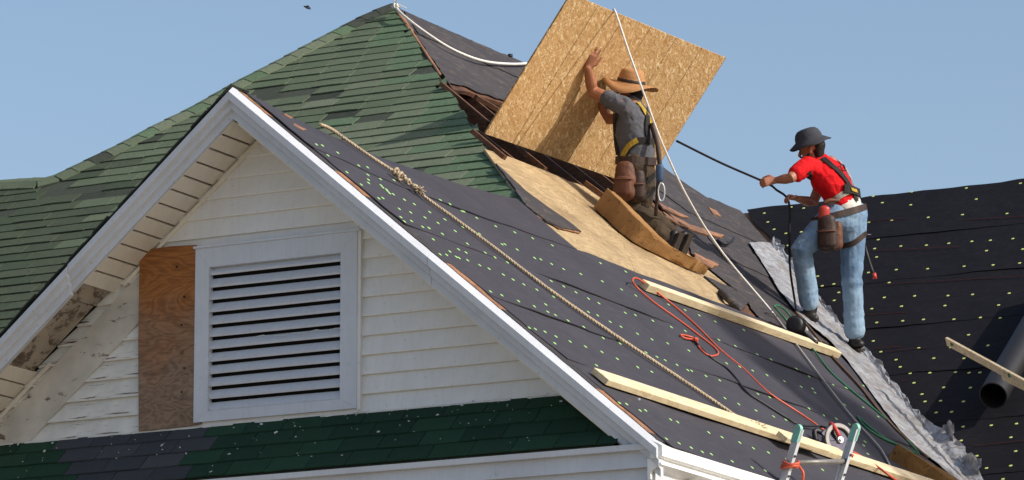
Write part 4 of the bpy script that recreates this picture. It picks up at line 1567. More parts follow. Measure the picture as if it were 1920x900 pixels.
# ---- foam pads
def foam(name, rows, label, mat, th):
    """rows: list of (left, right) top edge points along its length; thick slab"""
    vs, fs = [], []
    n = len(rows)
    nn = NP_
    NW_ = 6
    for (a, b), t_ in zip(rows, th):
        for k in range(NW_ + 1):
            u = k / NW_
            q = a.lerp(b, u)
            bow = -0.02 * u
            vs.append(q + nn * (t_ + bow + random.uniform(-0.006, 0.006)))
        for k in range(NW_ + 1):
            u = k / NW_
            vs.append(a.lerp(b, u))
    W2 = 2 * (NW_ + 1)
    for i in range(n - 1):
        for k in range(NW_):
            a0 = i * W2 + k
            fs.append((a0, a0 + 1, a0 + W2 + 1, a0 + W2))
            b0 = a0 + NW_ + 1
            fs.append((b0, b0 + W2, b0 + W2 + 1, b0 + 1))
        a0, b0 = i * W2, i * W2 + NW_ + 1
        fs.append((a0, a0 + W2, b0 + W2, b0))
        a0, b0 = i * W2 + NW_, i * W2 + 2 * NW_ + 1
        fs.append((a0, b0, b0 + W2, a0 + W2))
    for i in (0, n - 1):
        r_ = [i * W2 + k for k in range(NW_ + 1)] + [i * W2 + NW_ + 1 + k for k in range(NW_, -1, -1)]
        fs.append(tuple(r_))
    o = obj(name, vs, fs, mat, None, label=label, category='foam pad')
    bevel_obj(o, 0.006, 1)
    bm_ = bmesh.new()
    bm_.from_mesh(o.data)
    bmesh.ops.subdivide_edges(bm_, edges=bm_.edges, cuts=2, use_grid_fill=True)
    for v_ in bm_.verts:
        v_.co += Vector((random.uniform(-1, 1), random.uniform(-1, 1), random.uniform(-1, 1))) * 0.0035
    bm_.to_mesh(o.data)
    bm_.free()
    o.data.shade_smooth()
    o.data.set_sharp_from_angle(angle=0.8)
    return o
def frow(px, width, lift=0.0, lift2=0.0):
    a = Ppx(*px, 0.01)
    return (a + NP_ * lift, a + YV * width + NP_ * lift2)
foam('foam_pad', [frow((1112, 390), 0.20), frow((1135, 410), 0.22), frow((1160, 434), 0.24), frow((1186, 454), 0.26), frow((1212, 468), 0.28), frow((1250, 486), 0.30), frow((1288, 504), 0.30)], 'tan foam pad folded under the kneeling roofer on bare plywood', M['foam'], [0.185, 0.18, 0.17, 0.15, 0.115, 0.10, 0.10])
foam('foam_pad', [frow((1664, 858), 0.30), frow((1690, 876), 0.32), frow((1730, 898), 0.34), frow((1775, 930), 0.34)], 'dirty brown foam pad lying at the foot of the crinkled valley flashing', M['foam_dirty'], [0.12, 0.12, 0.12, 0.12])

# ---- cords and hoses
oc1 = [Ppx(1545, 806, 0.03), Ppx(1500, 775, 0.022), Ppx(1440, 735, 0.022), Ppx(1395, 692, 0.022), Ppx(1350, 655, 0.022), Ppx(1300, 605, 0.024), Ppx(1250, 562, 0.03), Ppx(1212, 533, 0.06), Ppx(1192, 521, 0.07), Ppx(1186, 527, 0.06), Ppx(1196, 541, 0.03), Ppx(1225, 566, 0.024), Ppx(1270, 598, 0.024), Ppx(1310, 628, 0.024), Ppx(1340, 652, 0.024), Ppx(1346, 664, 0.024), Ppx(1330, 667, 0.024), Ppx(1314, 655, 0.024), Ppx(1303, 636, 0.03), Ppx(1290, 630, 0.024), Ppx(1276, 628, 0.024), Ppx(1284, 634, 0.024), Ppx(1306, 637, 0.03)]
cord = thing('extension_cord', 'orange extension cord looped over the board end and run to the saw', 'cord', oc1[0])
v, f = tube_geo(smooth_path(oc1, 0.03), 0.0068, 7)
obj('cord_line', v, f, M['orange'], cord, smooth=True)
kk = MB()
kk.add(*knot_geo(Ppx(1303, 637, 0.035), YV, 0.014, 0.008, 3, 0.6, 21))
kk.build('cord_knot', M['orange'], cord, smooth=True)
oc2 = [Ppx(1570, 836, 0.06), Ppx(1596, 846, 0.035), Ppx(1625, 862, 0.04), Ppx(1655, 882, 0.07), Ppx(1680, 900, 0.06), Ppx(1715, 915, 0.03)]
v, f = tube_geo(smooth_path(oc2, 0.03), 0.0085, 7)
obj('cord_line', v, f, M['orange'], cord, smooth=True)
tube_thing('power_cord', 'black power cord curling over the felt from orange knot to saw', 'cord', [Ppx(1303, 640, 0.03), Ppx(1330, 668, 0.022), Ppx(1362, 690, 0.022), Ppx(1382, 712, 0.022), Ppx(1400, 735, 0.022), Ppx(1432, 756, 0.022), Ppx(1470, 780, 0.022), Ppx(1500, 797, 0.03), Ppx(1535, 799, 0.05), Ppx(1552, 803, 0.09)], 0.0085, M['blackrub'])
hs = [Ppx(1498, 628, 0.05), Ppx(1478, 604, 0.04), Ppx(1458, 582, 0.08), Ppx(1452, 574, 0.10), Ppx(1462, 574, 0.10), Ppx(1480, 590, 0.06), Ppx(1500, 625, 0.04), Ppx(1530, 662, 0.03), Ppx(1560, 700, 0.024), Ppx(1600, 735, 0.024), Ppx(1640, 768, 0.024), Ppx(1672, 796, 0.024), Ppx(1700, 825, 0.024), Ppx(1722, 850, 0.024), Ppx(1700, 842, 0.024), Ppx(1660, 822, 0.024), Ppx(1625, 796, 0.024), Ppx(1608, 780, 0.024), Ppx(1622, 800, 0.024), Ppx(1655, 822, 0.024), Ppx(1690, 836, 0.024)]
tube_thing('air_hose', 'thin green air hose running from the nail gun down the felt', 'hose', hs, 0.008, M['green_hose'])
tube_thing('brown_rope', 'thin brown rope lying along the felt beside the valley flashing', 'rope', [Ppx(1492, 585, 0.04), Ppx(1520, 618, 0.03), Ppx(1560, 668, 0.026), Ppx(1610, 722, 0.026), Ppx(1650, 772, 0.026), Ppx(1690, 815, 0.026), Ppx(1740, 858, 0.026)], 0.011, M['rope_brown'])

# ---- ladder at the eave
LA = depth_pt(1497, 806, Vector((2.95, 1.9, -2.5)), -0.25)
LB = depth_pt(1605, 804, Vector((2.95, 1.9, -2.5)), 0.03)
ldn = (depth_pt(1468, 900, Vector((2.95, 1.9, -2.5)), -0.31) - LA).normalized()
foot_len = (GROUND - LA.z) / ldn.z
# keep its foot on the ground on the camera's side
ladder = thing('ladder', 'aluminium ladder with green rail caps leaning on the eave', 'ladder', (LA + LB) / 2 + ldn * foot_len)
rung_d = (LB - LA).normalized()
ldep = ldn.cross(rung_d).normalized()
if ldep.dot(FWD) < 0:
    ldep = -ldep
for q in (LA, LB):
    mb = MB()
    e = q + ldn * foot_len
    # C channel rail
    mb.box((q + e) / 2, ldn, rung_d, ldep, foot_len / 2, 0.0025, 0.028)
    mb.box((q + e) / 2 + ldep * 0.0285 + rung_d * (0.009 if q is LA else -0.009), ldn, rung_d, ldep, foot_len / 2, 0.0115, 0.0025)
    mb.box((q + e) / 2 - ldep * 0.0285 + rung_d * (0.009 if q is LA else -0.009), ldn, rung_d, ldep, foot_len / 2, 0.0115, 0.0025)
    mb.build('rail', M['alu'], ladder)
    cap = MB()
    cap.box(q + ldn * 0.038, ldn, rung_d, ldep, 0.042, 0.010, 0.031)
    cap.tube([q - ldn * 0.004 - rung_d * 0.010, q - ldn * 0.004 + rung_d * 0.010], 0.031, 14)
    co = cap.build('rail_cap', M['teal'], ladder)
    co.data.shade_smooth()
    co.data.set_sharp_from_angle(angle=0.6)
    for hh in (0.17, 0.30):
        bo = q + ldn * hh - ldep * 0.031 + rung_d * (0.008 if q is LA else -0.008)
        v, f = tube_geo([bo, bo - ldep * 0.006], 0.008, 8)
        obj('rivet', v, f, M['blackrub'], ladder)
r0 = 0.215
for i in range(int((foot_len - r0) / 0.305)):
    c0 = LA + ldn * (r0 + 0.305 * i)
    c1 = LB + ldn * (r0 + 0.305 * i)
    v, f = tube_geo([c0, c1], 0.017, 10)
    o = obj('rung', v, f, M['alu_matt'], ladder, smooth=True)
tie = MB()
tc = LA + ldn * 0.215
loop = []
for i in range(46):
    a = i / 45 * 2 * math.pi * 3
    loop.append(tc + (rung_d * math.cos(a) * 0.045 + ldep * math.sin(a) * 0.055) + ldn * (0.02 * math.sin(a * 0.5 + 1) + i * 0.0005) + rung_d * 0.02)
loop += [tc + rung_d * 0.10 + ldn * 0.06 - ldep * 0.05, tc + rung_d * 0.12 + ldn * 0.14 - ldep * 0.05, tc + rung_d * 0.13 + ldn * 0.24 - ldep * 0.03]
v, f = tube_geo(smooth_path(loop, 0.015), 0.0085, 6)
obj('cord_tie', v, f, M['orange'], None, smooth=True, label='orange cord tied round the ladder rail and rung', category='cord')

# ---- circular saw
sc = Ppx(1572, 826, 0.10)
saw = thing('circular_saw', 'circular saw with grey guard lying on the felt behind the ladder', 'saw', Ppx(1572, 832, 0.0))
sn = (-FWD * 0.80 + NP_ * 0.35 + RIGHT * 0.30).normalized()     # blade axis, facing the camera
su = RIGHT - sn * RIGHT.dot(sn)
su.normalize()
sw = sn.cross(su)
if sw.dot(UPV) < 0:
    sw = -sw
def disc_sector(c, r0, r1, a0, a1, th, n=26):
    mb = MB()
    v, f = [], []
    for i in range(n + 1):
        a = a0 + (a1 - a0) * i / n
        dd = su * math.cos(a) + sw * math.sin(a)
        for r, z in ((r0, -th), (r1, -th), (r1, th), (r0, th)):
            v.append(c + dd * r + sn * z)
    for i in range(n):
        for k in range(4):
            k2 = (k + 1) % 4
            f.append((i * 4 + k, i * 4 + k2, i * 4 + 4 + k2, i * 4 + 4 + k))
    f.append((3, 2, 1, 0))
    f.append((n * 4, n * 4 + 1, n * 4 + 2, n * 4 + 3))
    return v, f
v, f = disc_sector(sc, 0.084, 0.118, math.radians(-30), math.radians(225), 0.022)
bevel_obj(obj('blade_guard', v, f, M['alu_matt'], saw), 0.006, 2)
v, f = disc_sector(sc - sn * 0.024, 0.0, 0.118, math.radians(-60), math.radians(250), 0.003)
obj('guard_plate', v, f, M['alu_matt'], saw)
teeth = []
N = 48
for i in range(N):
    a = 2 * math.pi * i / N
    teeth.append(sc + sn * 0.004 + (su * math.cos(a) + sw * math.sin(a)) * (0.094 if i % 2 else 0.088))
v, f = slab_geo(teeth, 0.003, sn)
obj('blade', v, f, M['steel'], saw)
v, f = disc_sector(sc + sn * 0.006, 0.018, 0.088, math.radians(190), math.radians(345), 0.010)
bevel_obj(obj('lower_guard', v, f, M['steel'], saw), 0.004, 1)
mb = MB()
mb.tube([sc - sn * 0.02, sc + sn * 0.03], 0.022, 14)
mb.tube([sc + sn * 0.03, sc + sn * 0.045], 0.012, 8)
mb.build('arbor', M['alu'], saw, smooth=False)
v, f = tube_geo([sc - sn * 0.03, sc - sn * 0.05, sc - sn * 0.16, sc - sn * 0.18], lambda t: 0.048 if 0.1 < t < 0.9 else 0.036, 16)
obj('motor', v, f, M['blackrub'], saw, smooth=True)
hp = [sc - su * 0.05 + sw * 0.085 - sn * 0.02, sc - su * 0.055 + sw * 0.11, sc - su * 0.035 + sw * 0.06 + sn * 0.03, sc - su * 0.012 + sw * 0.02 + sn * 0.03]
v, f = tube_geo(smooth_path(hp, 0.012), 0.015, 8)
obj('front_handle', v, f, M['red_plastic'], saw, smooth=True)
hp = [sc - su * 0.09 + sw * 0.02, sc - su * 0.12 + sw * 0.05 - sn * 0.03, sc - su * 0.17 + sw * 0.05 - sn * 0.03, sc - su * 0.16 - sw * 0.02 - sn * 0.03]
v, f = tube_geo(smooth_path(hp, 0.012), 0.018, 8)
obj('rear_handle', v, f, M['blackrub'], saw, smooth=True)
bpv = [sc - su * 0.14 + sw * 0.03, sc - su * 0.11 + sw * 0.06, sc + su * 0.10 - sw * 0.13, sc + su * 0.07 - sw * 0.16]
v, f = slab_geo([q + sn * 0.012 for q in bpv], 0.006, sn)
obj('base_plate', v, f, M['steel'], saw)
mb = MB()
mb.tube([sc + su * 0.06 - sw * 0.09 + sn * 0.02, sc + su * 0.095 - sw * 0.105 + sn * 0.03], 0.014, 8)
mb.build('depth_knob', M['red_plastic'], saw, smooth=True)

# ---- nail gun beside the red-shirted roofer's foot
ng = Ppx(1497, 612, 0.10)
gun = thing('nail_gun', 'black nail gun with pale alloy body lying by the roofer in red', 'nail gun', Ppx(1505, 626, 0.0))
gd = (Ppx(1530, 634, 0.06) - Ppx(1480, 606, 0.10)).normalized()
gs = gd.cross(NP_).normalized()
gnn = gs.cross(gd).normalized()
def G(a, b, c):
    return ng + gd * a + gs * b + gnn * c
v, f = tube_geo([G(-0.10, 0, 0), G(-0.095, 0, 0), G(-0.03, 0, 0), G(0.02, 0, 0)], lambda t: 0.042 if t < 0.1 else (0.066 if t < 0.8 else 0.05), 18)
o = obj('cap_head', v, f, M['blackrub'], gun, smooth=True)
for i in range(3):
    v, f = pipe_geo(G(-0.075 + i * 0.025, 0, 0), G(-0.066 + i * 0.025, 0, 0), 0.071, 0.06, 18)
    obj('cooling_ring', v, f, M['blackrub'], gun)
v, f = tube_geo([G(0.02, 0, 0), G(0.06, 0, 0), G(0.12, 0, -0.005), G(0.15, 0, -0.005)], lambda t: 0.045 - 0.015 * t, 14)
obj('body', v, f, M['alu'], gun, smooth=True)
v, f = tube_geo([G(0.15, 0, -0.005), G(0.20, 0, -0.01)], lambda t: 0.018, 10)
obj('nose', v, f, M['steel'], gun, smooth=True)
v, f = tube_geo(smooth_path([G(0.0, 0.03, 0.0), G(0.03, 0.08, -0.01), G(0.04, 0.15, -0.02), G(0.035, 0.19, -0.02)], 0.02), 0.021, 10)
obj('handle', v, f, M['blackrub'], gun, smooth=True)
v, f = tube_geo([G(0.13, 0.02, -0.02), G(0.11, 0.10, -0.025), G(0.10, 0.15, -0.025)], lambda t: 0.03, 14)
obj('magazine', v, f, M['alu_matt'], gun, smooth=True)

# ---- little things on the roof
sp = Ppx(957, 112, 0.0)
v, f = tube_geo([sp, sp + Z_ * 0.025, sp + Z_ * 0.028, sp + Z_ * 0.05], lambda t: 0.012 if t < 0.5 else 0.022, 10)
obj('vent_stub', v, f, M['blackrub'], None, label='tiny dark vent stub poking up from the ridge left of the board', category='vent pipe')
nb = thing('pry_hook', 'small black hook lying on the felt right of the kneeling roofer', 'hook', Ppx(1360, 458, 0.0))
v, f = tube_geo(smooth_path([Ppx(1346, 452, 0.03), Ppx(1360, 457, 0.05), Ppx(1372, 452, 0.07), Ppx(1376, 446, 0.06)], 0.02), 0.012, 7)
obj('shank', v, f, M['blackrub'], nb, smooth=True)
v, f = box_geo(Ppx(1349, 456, 0.03), DV, YV, NP_, 0.03, 0.02, 0.02)
obj('foot', v, f, M['blackrub'], nb)
# a bird far off
bp = depth_pt(576, 14, HIP, 30)
mb = MB()
mb.add(*tube_geo([bp - RIGHT * 0.05 + UPV * 0.02, bp, bp + RIGHT * 0.05 - UPV * 0.025], lambda t: 0.02 * math.sin(math.pi * (0.1 + 0.8 * t)), 8))
bird = thing('bird', 'tiny dark bird in the sky left of the roof peak', 'bird', bp)
mb.build('body', M['blackrub'], bird, smooth=True)
for sgn in (-1, 1):
    w = [bp + RIGHT * 0.02 * sgn, bp + FWD * 0.1 * sgn + UPV * 0.03, bp + FWD * 0.16 * sgn + UPV * 0.01 + RIGHT * 0.04, bp - RIGHT * 0.012]
    v, f = slab_geo(w, 0.01, UPV)
    obj('wing', v, f, M['blackrub'], bird)

# ================================================================== the two roofers

def loft_geo(chain, side=None, n=12):
    """closed tapered limb through (point, ra[, rb]) with rounded ends; ra is the radius along 'side'"""
    pts = [Vector(c[0]) for c in chain]
    ra = [c[1] for c in chain]
    rb = [c[2] if len(c) > 2 else c[1] for c in chain]
    T, U = frames_along(pts)
    rings = []
    def ring(p, t, u, a, b):
        if side is not None:
            s = Vector(side)
            s = (s - t * s.dot(t)).normalized()
        else:
            s = u
        w = t.cross(s)
        return [p + s * (math.cos(2 * math.pi * k / n) * a) + w * (math.sin(2 * math.pi * k / n) * b) for k in range(n)]
    for e in (0.97, 0.72, 0.40):
        r = min(ra[0], rb[0])
        q = math.sqrt(1 - e * e)
        rings.append(ring(pts[0] - T[0] * r * e, T[0], U[0], ra[0] * q, rb[0] * q))
    for i in range(len(pts)):
        rings.append(ring(pts[i], T[i], U[i], ra[i], rb[i]))
    for e in (0.40, 0.72, 0.97):
        r = min(ra[-1], rb[-1])
        q = math.sqrt(1 - e * e)
        rings.append(ring(pts[-1] + T[-1] * r * e, T[-1], U[-1], ra[-1] * q, rb[-1] * q))
    v, f = [], []
    for r_ in rings:
        v += r_
    for i in range(len(rings) - 1):
        for k in range(n):
            k2 = (k + 1) % n
            f.append((i * n + k, i * n + k2, (i + 1) * n + k2, (i + 1) * n + k))
    f.append(tuple(range(n - 1, -1, -1)))
    f.append(tuple((len(rings) - 1) * n + k for k in range(n)))
    return v, f

def cloud_tex(name, size, depth=2):
    t = bpy.data.textures.new(name, 'CLOUDS')
    t.noise_scale = size
    t.noise_depth = depth
    return t

def melt(name, mb, mat, parent, voxel=0.01, smooth=4, wrinkles=(), cut=None, **kw):
    """fuse overlapping closed shapes into one continuous skin"""
    me = mesh_from(name, mb.v, mb.f, None)
    fixn(me)
    o = bpy.data.objects.new(name, me)
    COL.objects.link(o)
    r = o.modifiers.new('r', 'REMESH')
    r.mode = 'VOXEL'
    r.voxel_size = voxel
    s = o.modifiers.new('s', 'SMOOTH')
    s.factor = 0.5
    s.iterations = smooth
    for i, (size, amt) in enumerate(wrinkles):
        d = o.modifiers.new('d%d' % i, 'DISPLACE')
        d.texture = cloud_tex(name + '_folds', size)
        d.texture_coords = 'GLOBAL'
        d.strength = amt
        d.mid_level = 0.5
    if wrinkles:
        s2 = o.modifiers.new('s2', 'SMOOTH')
        s2.iterations = 1
    dg = bpy.context.evaluated_depsgraph_get()
    m2 = bpy.data.meshes.new_from_object(o.evaluated_get(dg))
    vs = [v.co.copy() for v in m2.vertices]
    fs = [tuple(p.vertices) for p in m2.polygons]
    bpy.data.objects.remove(o)
    bpy.data.meshes.remove(m2)
    out = obj(name, vs, fs, mat, parent, smooth=True, fix=False, **kw)
    return out

def bvh(o):
    mw = Matrix.Translation(WL[o.name])
    return BVHTree.FromPolygons([WL[o.name] + v.co for v in o.data.vertices], [tuple(p.vertices) for p in o.data.polygons])

def stick(trees, x, y, lift):
    d = ray(x, y).normalized()
    best = None
    for t in trees:
        h = t.ray_cast(CAM, d)
        if h[0] is not None and (best is None or h[3] < best[2]):
            best = (h[0], h[1], h[3])
    if best is None:
        return None, None
    n = best[1] if best[1].dot(d) < 0 else -best[1]
    return best[0] + n * lift, n

def ribbon(name, pts, nrm, w, th, mat, parent, **kw):
    """flat webbing through pts, lying on a surface with normals nrm"""
    vs, fs = [], []
    n = len(pts)
    for i in range(n):
        t = (pts[min(i + 1, n - 1)] - pts[max(i - 1, 0)]).normalized()
        s = t.cross(nrm[i]).normalized()
        for a, b in ((-1, 0), (1, 0), (1, 1), (-1, 1)):
            vs.append(pts[i] + s * (a * w / 2) + nrm[i] * (b * th))
    for i in range(n - 1):
        for k in range(4):
            k2 = (k + 1) % 4
            fs.append((i * 4 + k, i * 4 + k2, i * 4 + 4 + k2, i * 4 + 4 + k))
    fs.append((3, 2, 1, 0))
    b = (n - 1) * 4
    fs.append((b, b + 1, b + 2, b + 3))
    return obj(name, vs, fs, mat, parent, **kw)

def strap(name, trees, px, w, mat, parent, lift=0.006, th=0.004, **kw):
    pts, nr = [], []
    P_ = [Vector((x, y, 0)) for x, y in px]
    for q in smooth_path(P_, 5):
        a, n = stick(trees, q.x, q.y, lift)
        if a is not None:
            pts.append(a)
            nr.append(n)
    if len(pts) < 2:
        return None
    # even out
    for _ in range(2):
        pts = [pts[0]] + [(pts[i - 1] + pts[i] * 2 + pts[i + 1]) / 4 for i in range(1, len(pts) - 1)] + [pts[-1]]
        nr = [nr[0]] + [(nr[i - 1] + nr[i] * 2 + nr[i + 1]).normalized() for i in range(1, len(nr) - 1)] + [nr[-1]]
    return ribbon(name, [p + n * 0.003 for p, n in zip(pts, nr)], nr, w, th, mat, parent, **kw)

def girdle(name, trees, c, axis, w, th, mat, parent, lift=0.006, n=40, far=0.5):
    """belt all the way round a body at point c, square to axis"""
    u = axis.orthogonal().normalized()
    v_ = axis.cross(u)
    pts, nr = [], []
    for i in range(n + 1):
        a = 2 * math.pi * i / n
        d = u * math.cos(a) + v_ * math.sin(a)
        best = None
        for t in trees:
            h = t.ray_cast(c + d * far, -d)
            if h[0] is not None and (best is None or h[3] < best[1]):
                best = (h[0], h[3])
        if best:
            pts.append(best[0] + d * lift)
            nr.append(d)
    for _ in range(2):
        m_ = len(pts) - 1
        pts = [(pts[(i - 1) % m_] + pts[i % m_] * 2 + pts[(i + 1) % m_]) / 4 for i in range(m_ + 1)]
    return ribbon(name, pts, nr, w, th, mat, parent)

def hand_chains(wrist, fdir, palm_n, thumb_side, curl, spread=0.12, s=1.0, thumb_curl=0.5):
    """palm, four fingers and a thumb; palm_n points out of the palm"""
    fdir = fdir.normalized()
    ts = (thumb_side - fdir * thumb_side.dot(fdir)).normalized()
    pn_ = fdir.cross(ts)
    if pn_.dot(palm_n) < 0:
        pn_ = -pn_
    mb = MB()
    pl_ = 0.095 * s
    mb.add(*loft_geo([(wrist, 0.024 * s, 0.020 * s), (wrist + fdir * 0.035 * s, 0.034 * s, 0.017 * s), (wrist + fdir * pl_, 0.040 * s, 0.014 * s)], ts, 10))
    for i, (o_, L) in enumerate(((0.030, 0.070), (0.010, 0.079), (-0.010, 0.074), (-0.029, 0.058))):
        b = wrist + fdir * (pl_ - 0.008 * s) + ts * o_ * s
        d0 = (fdir + ts * spread * (o_ / 0.03)).normalized()
        ang = 0.0
        p = b
        ch = [(b - d0 * 0.02, 0.0095 * s), (p, 0.0098 * s)]
        for k, seg in enumerate((0.45, 0.31, 0.24)):
            ang += curl * (0.9, 1.15, 0.8)[k]
            dd = d0 * math.cos(ang) + pn_ * math.sin(ang)
            p = p + dd * L * seg * s
            ch.append((p, (0.0092, 0.0086, 0.0074)[k] * s))
        mb.add(*loft_geo(ch, None, 8))
    b = wrist + fdir * 0.022 * s + ts * 0.024 * s
    d1 = (fdir * 0.75 + ts * 0.75 + pn_ * 0.25 * thumb_curl).normalized()
    d2 = (fdir * 0.95 + ts * (0.35 - 0.5 * thumb_curl) + pn_ * 0.7 * thumb_curl).normalized()
    mb.add(*loft_geo([(b - d1 * 0.012, 0.013 * s), (b + d1 * 0.035 * s, 0.0125 * s), (b + d1 * 0.04 * s + d2 * 0.030 * s, 0.0105 * s), (b + d1 * 0.04 * s + d2 * 0.055 * s, 0.0085 * s)], None, 8))
    return mb

def head_chains(c, fwd, up, s=1.0):
    """skull, jaw, nose, ears, brow; c is the middle of the head"""
    fwd = (fwd - up * fwd.dot(up)).normalized()
    lf = up.cross(fwd)
    mb = MB()
    mb.add(*loft_geo([(c - fwd * 0.045 * s + up * 0.03 * s, 0.070 * s, 0.078 * s), (c + fwd * 0.02 * s + up * 0.035 * s, 0.072 * s, 0.080 * s)], lf, 14))
    mb.add(*loft_geo([(c + fwd * 0.015 * s, 0.066 * s, 0.072 * s), (c + fwd * 0.035 * s - up * 0.055 * s, 0.052 * s, 0.050 * s), (c + fwd * 0.055 * s - up * 0.088 * s, 0.034 * s, 0.030 * s)], lf, 12))
    # nose, brow, lips
    mb.add(*loft_geo([(c + fwd * 0.084 * s + up * 0.012 * s, 0.010 * s), (c + fwd * 0.100 * s - up * 0.018 * s, 0.013 * s), (c + fwd * 0.104 * s - up * 0.030 * s, 0.014 * s)], None, 8))
    mb.add(*loft_geo([(c + fwd * 0.078 * s + up * 0.028 * s + lf * 0.035 * s, 0.012 * s), (c + fwd * 0.084 * s + up * 0.030 * s, 0.012 * s), (c + fwd * 0.078 * s + up * 0.028 * s - lf * 0.035 * s, 0.012 * s)], None, 8))
    mb.add(*loft_geo([(c + fwd * 0.080 * s - up * 0.055 * s + lf * 0.018 * s, 0.009 * s), (c + fwd * 0.086 * s - up * 0.056 * s, 0.010 * s), (c + fwd * 0.080 * s - up * 0.055 * s - lf * 0.018 * s, 0.009 * s)], None, 8))
    for sg in (-1, 1):
        e = c + lf * (0.074 * s * sg) - up * 0.005 * s - fwd * 0.008 * s
        mb.add(*loft_geo([(e + up * 0.026 * s - fwd * 0.006 * s, 0.008 * s, 0.014 * s), (e, 0.009 * s, 0.016 * s), (e - up * 0.026 * s + fwd * 0.004 * s, 0.007 * s, 0.010 * s)], lf, 8))
    return mb

def lathe_geo(c, up, fwd, prof, n=40, warp=None):
    """prof: (radius, height); warp(angle, r) -> extra height"""
    up = up.normalized()
    fwd = (fwd - up * fwd.dot(up)).normalized()
    lf = up.cross(fwd)
    v, f = [], []
    for (r, h, *el) in prof:
        for k in range(n):
            a = 2 * math.pi * k / n
            ex = el[0] if el else 1.0
            hh = h + (warp(a, r) if warp else 0)
            v.append(c + fwd * (math.cos(a) * r * ex) + lf * (math.sin(a) * r) + up * hh)
    m_ = len(prof)
    for i in range(m_ - 1):
        for k in range(n):
            k2 = (k + 1) % n
            f.append((i * n + k, i * n + k2, (i + 1) * n + k2, (i + 1) * n + k))
    f.append(tuple(range(n - 1, -1, -1)))
    f.append(tuple((m_ - 1) * n + k for k in range(n)))
    return v, f

def mat_cloth(name, c, rough=0.85, fade=None, weave=140, sheen=0.0):
    t = NT(name, rough, 0.15)
    a = t.noise(t.coord(), 6, 5, 0.6)
    col = t.ramp(a, [(0.3, mul(c, 0.82)), (0.7, mul(c, 1.15))])
    if fade:
        b = t.noise(t.coord(), 2.6, 5, 0.7)
        col = t.mix(t.ramp(b, [(0.42, BLK), (0.66, (0.85, 0.85, 0.85, 1))]), col, fade)
    w = t.noise(t.coord((1, 1, 1)), weave, 3, 0.7)
    col = t.mix(1.0, col, t.ramp(w, [(0.3, (0.85, 0.85, 0.85, 1)), (0.7, (1.12, 1.12, 1.12, 1))]), 'MULTIPLY')
    t.color(col)
    t.bump(t.math('ADD', t.math('MULTIPLY', w, 0.15), t.noise(t.coord(), 16, 4, 0.6, 0.8)), 0.012, 0.5)
    return t.m
M['skin_a'] = plain('tanned_skin', rgb(150, 98, 72), 0.5, 0.4, 0.12, 14, bump=0.002)
M['skin_b'] = plain('skin', rgb(160, 106, 82), 0.5, 0.4, 0.12, 14, bump=0.002)
M['shirt_grey'] = mat_cloth('charcoal_shirt', rgb(86, 86, 92))
M['shirt_red'] = mat_cloth('red_shirt', rgb(206, 24, 30))
M['jeans'] = mat_cloth('faded_jeans', rgb(104, 130, 158), fade=rgb(150, 172, 190))
M['trousers'] = mat_cloth('dirty_khaki', rgb(74, 62, 48), fade=rgb(46, 38, 32))
M['boot'] = plain('black_boot', rgb(34, 30, 29), 0.5, 0.4, 0.2)
M['sole'] = plain('boot_sole', rgb(58, 50, 44), 0.8, 0.2, 0.2)
M['leather'] = plain('brown_leather', rgb(94, 58, 40), 0.6, 0.35, 0.3, 16, bump=0.004)
M['leather_d'] = plain('dark_leather', rgb(56, 40, 34), 0.6, 0.35, 0.25, 16)
M['web_black'] = plain('black_webbing', rgb(40, 38, 38), 0.8, 0.2, 0.2, 40)
M['web_grey'] = plain('grey_webbing', rgb(150, 142, 132), 0.8, 0.2, 0.2, 40)
M['web_yellow'] = plain('yellow_webbing', rgb(160, 132, 48), 0.7, 0.2, 0.2, 40)
M['blue_hook'] = plain('blue_plastic', rgb(52, 74, 104), 0.5, 0.4, 0.15)
M['hair'] = plain('dark_hair', rgb(30, 24, 22), 0.7, 0.3, 0.3, 60)
M['hat_felt'] = mat_cloth('dark_bucket_hat', rgb(62, 62, 68))
M['undershirt'] = mat_cloth('white_undershirt', rgb(206, 200, 192))
M['eye'] = plain('eye_dark', rgb(26, 20, 18), 0.2, 0.6)
def mat_straw():
    t = NT('woven_straw', 0.75, 0.25)
    w = t.n('ShaderNodeTexWave')
    w.wave_type = 'BANDS'
    w.bands_direction = 'Z'
    w.inputs['Scale'].default_value = 34
    w.inputs['Distortion'].default_value = 1.2
    w.inputs['Detail'].default_value = 2
    t.l(t.coord(), w.inputs['Vector'])
    nz = t.noise(t.coord(), 90, 3, 0.7)
    fac = t.math('ADD', t.math('MULTIPLY', w.outputs['Fac'], 0.5), t.math('MULTIPLY', nz, 0.5))
    t.color(t.ramp(fac, [(0.25, rgb(126, 84, 52)), (0.7, rgb(196, 146, 98))]))
    t.bump(fac, 0.004, 0.6)
    return t.m
M['straw'] = mat_straw()

# ------------------------------------------------------------------ roofer in red, standing astride the valley
F1 = Ppx(1512, 602, 0.0)
F2 = Ppx(1602, 655, 0.03)
RD = (F1 + F2) / 2
def R2(x, y, d=0.0):
    return depth_pt(x, y, RD, d)
fd1 = (F1 - RD).dot(FWD)
fd2 = (F2 - RD).dot(FWD)
man2 = thing('person', 'roofer in red T-shirt, jeans and dark bucket hat pulling a rope', 'person', RD)
hip_l, hip_r = R2(1566, 402, -0.06), R2(1600, 402, 0.06)
kn_l, kn_r = R2(1503, 468, -0.14), R2(1597, 522, 0.02)
an_l, an_r = R2(1519, 578, fd1 + 0.0), R2(1603, 630, fd2 + 0.02)
pel = (hip_l + hip_r) / 2 + UPV * 0.04
chest = R2(1552, 330, 0.0)
waist = R2(1578, 372, 0.0)
neck = R2(1538, 300, 0.02)
headc = R2(1521, 280, 0.02)
sh_l, sh_r = R2(1513, 311, -0.13), R2(1556, 306, 0.19)
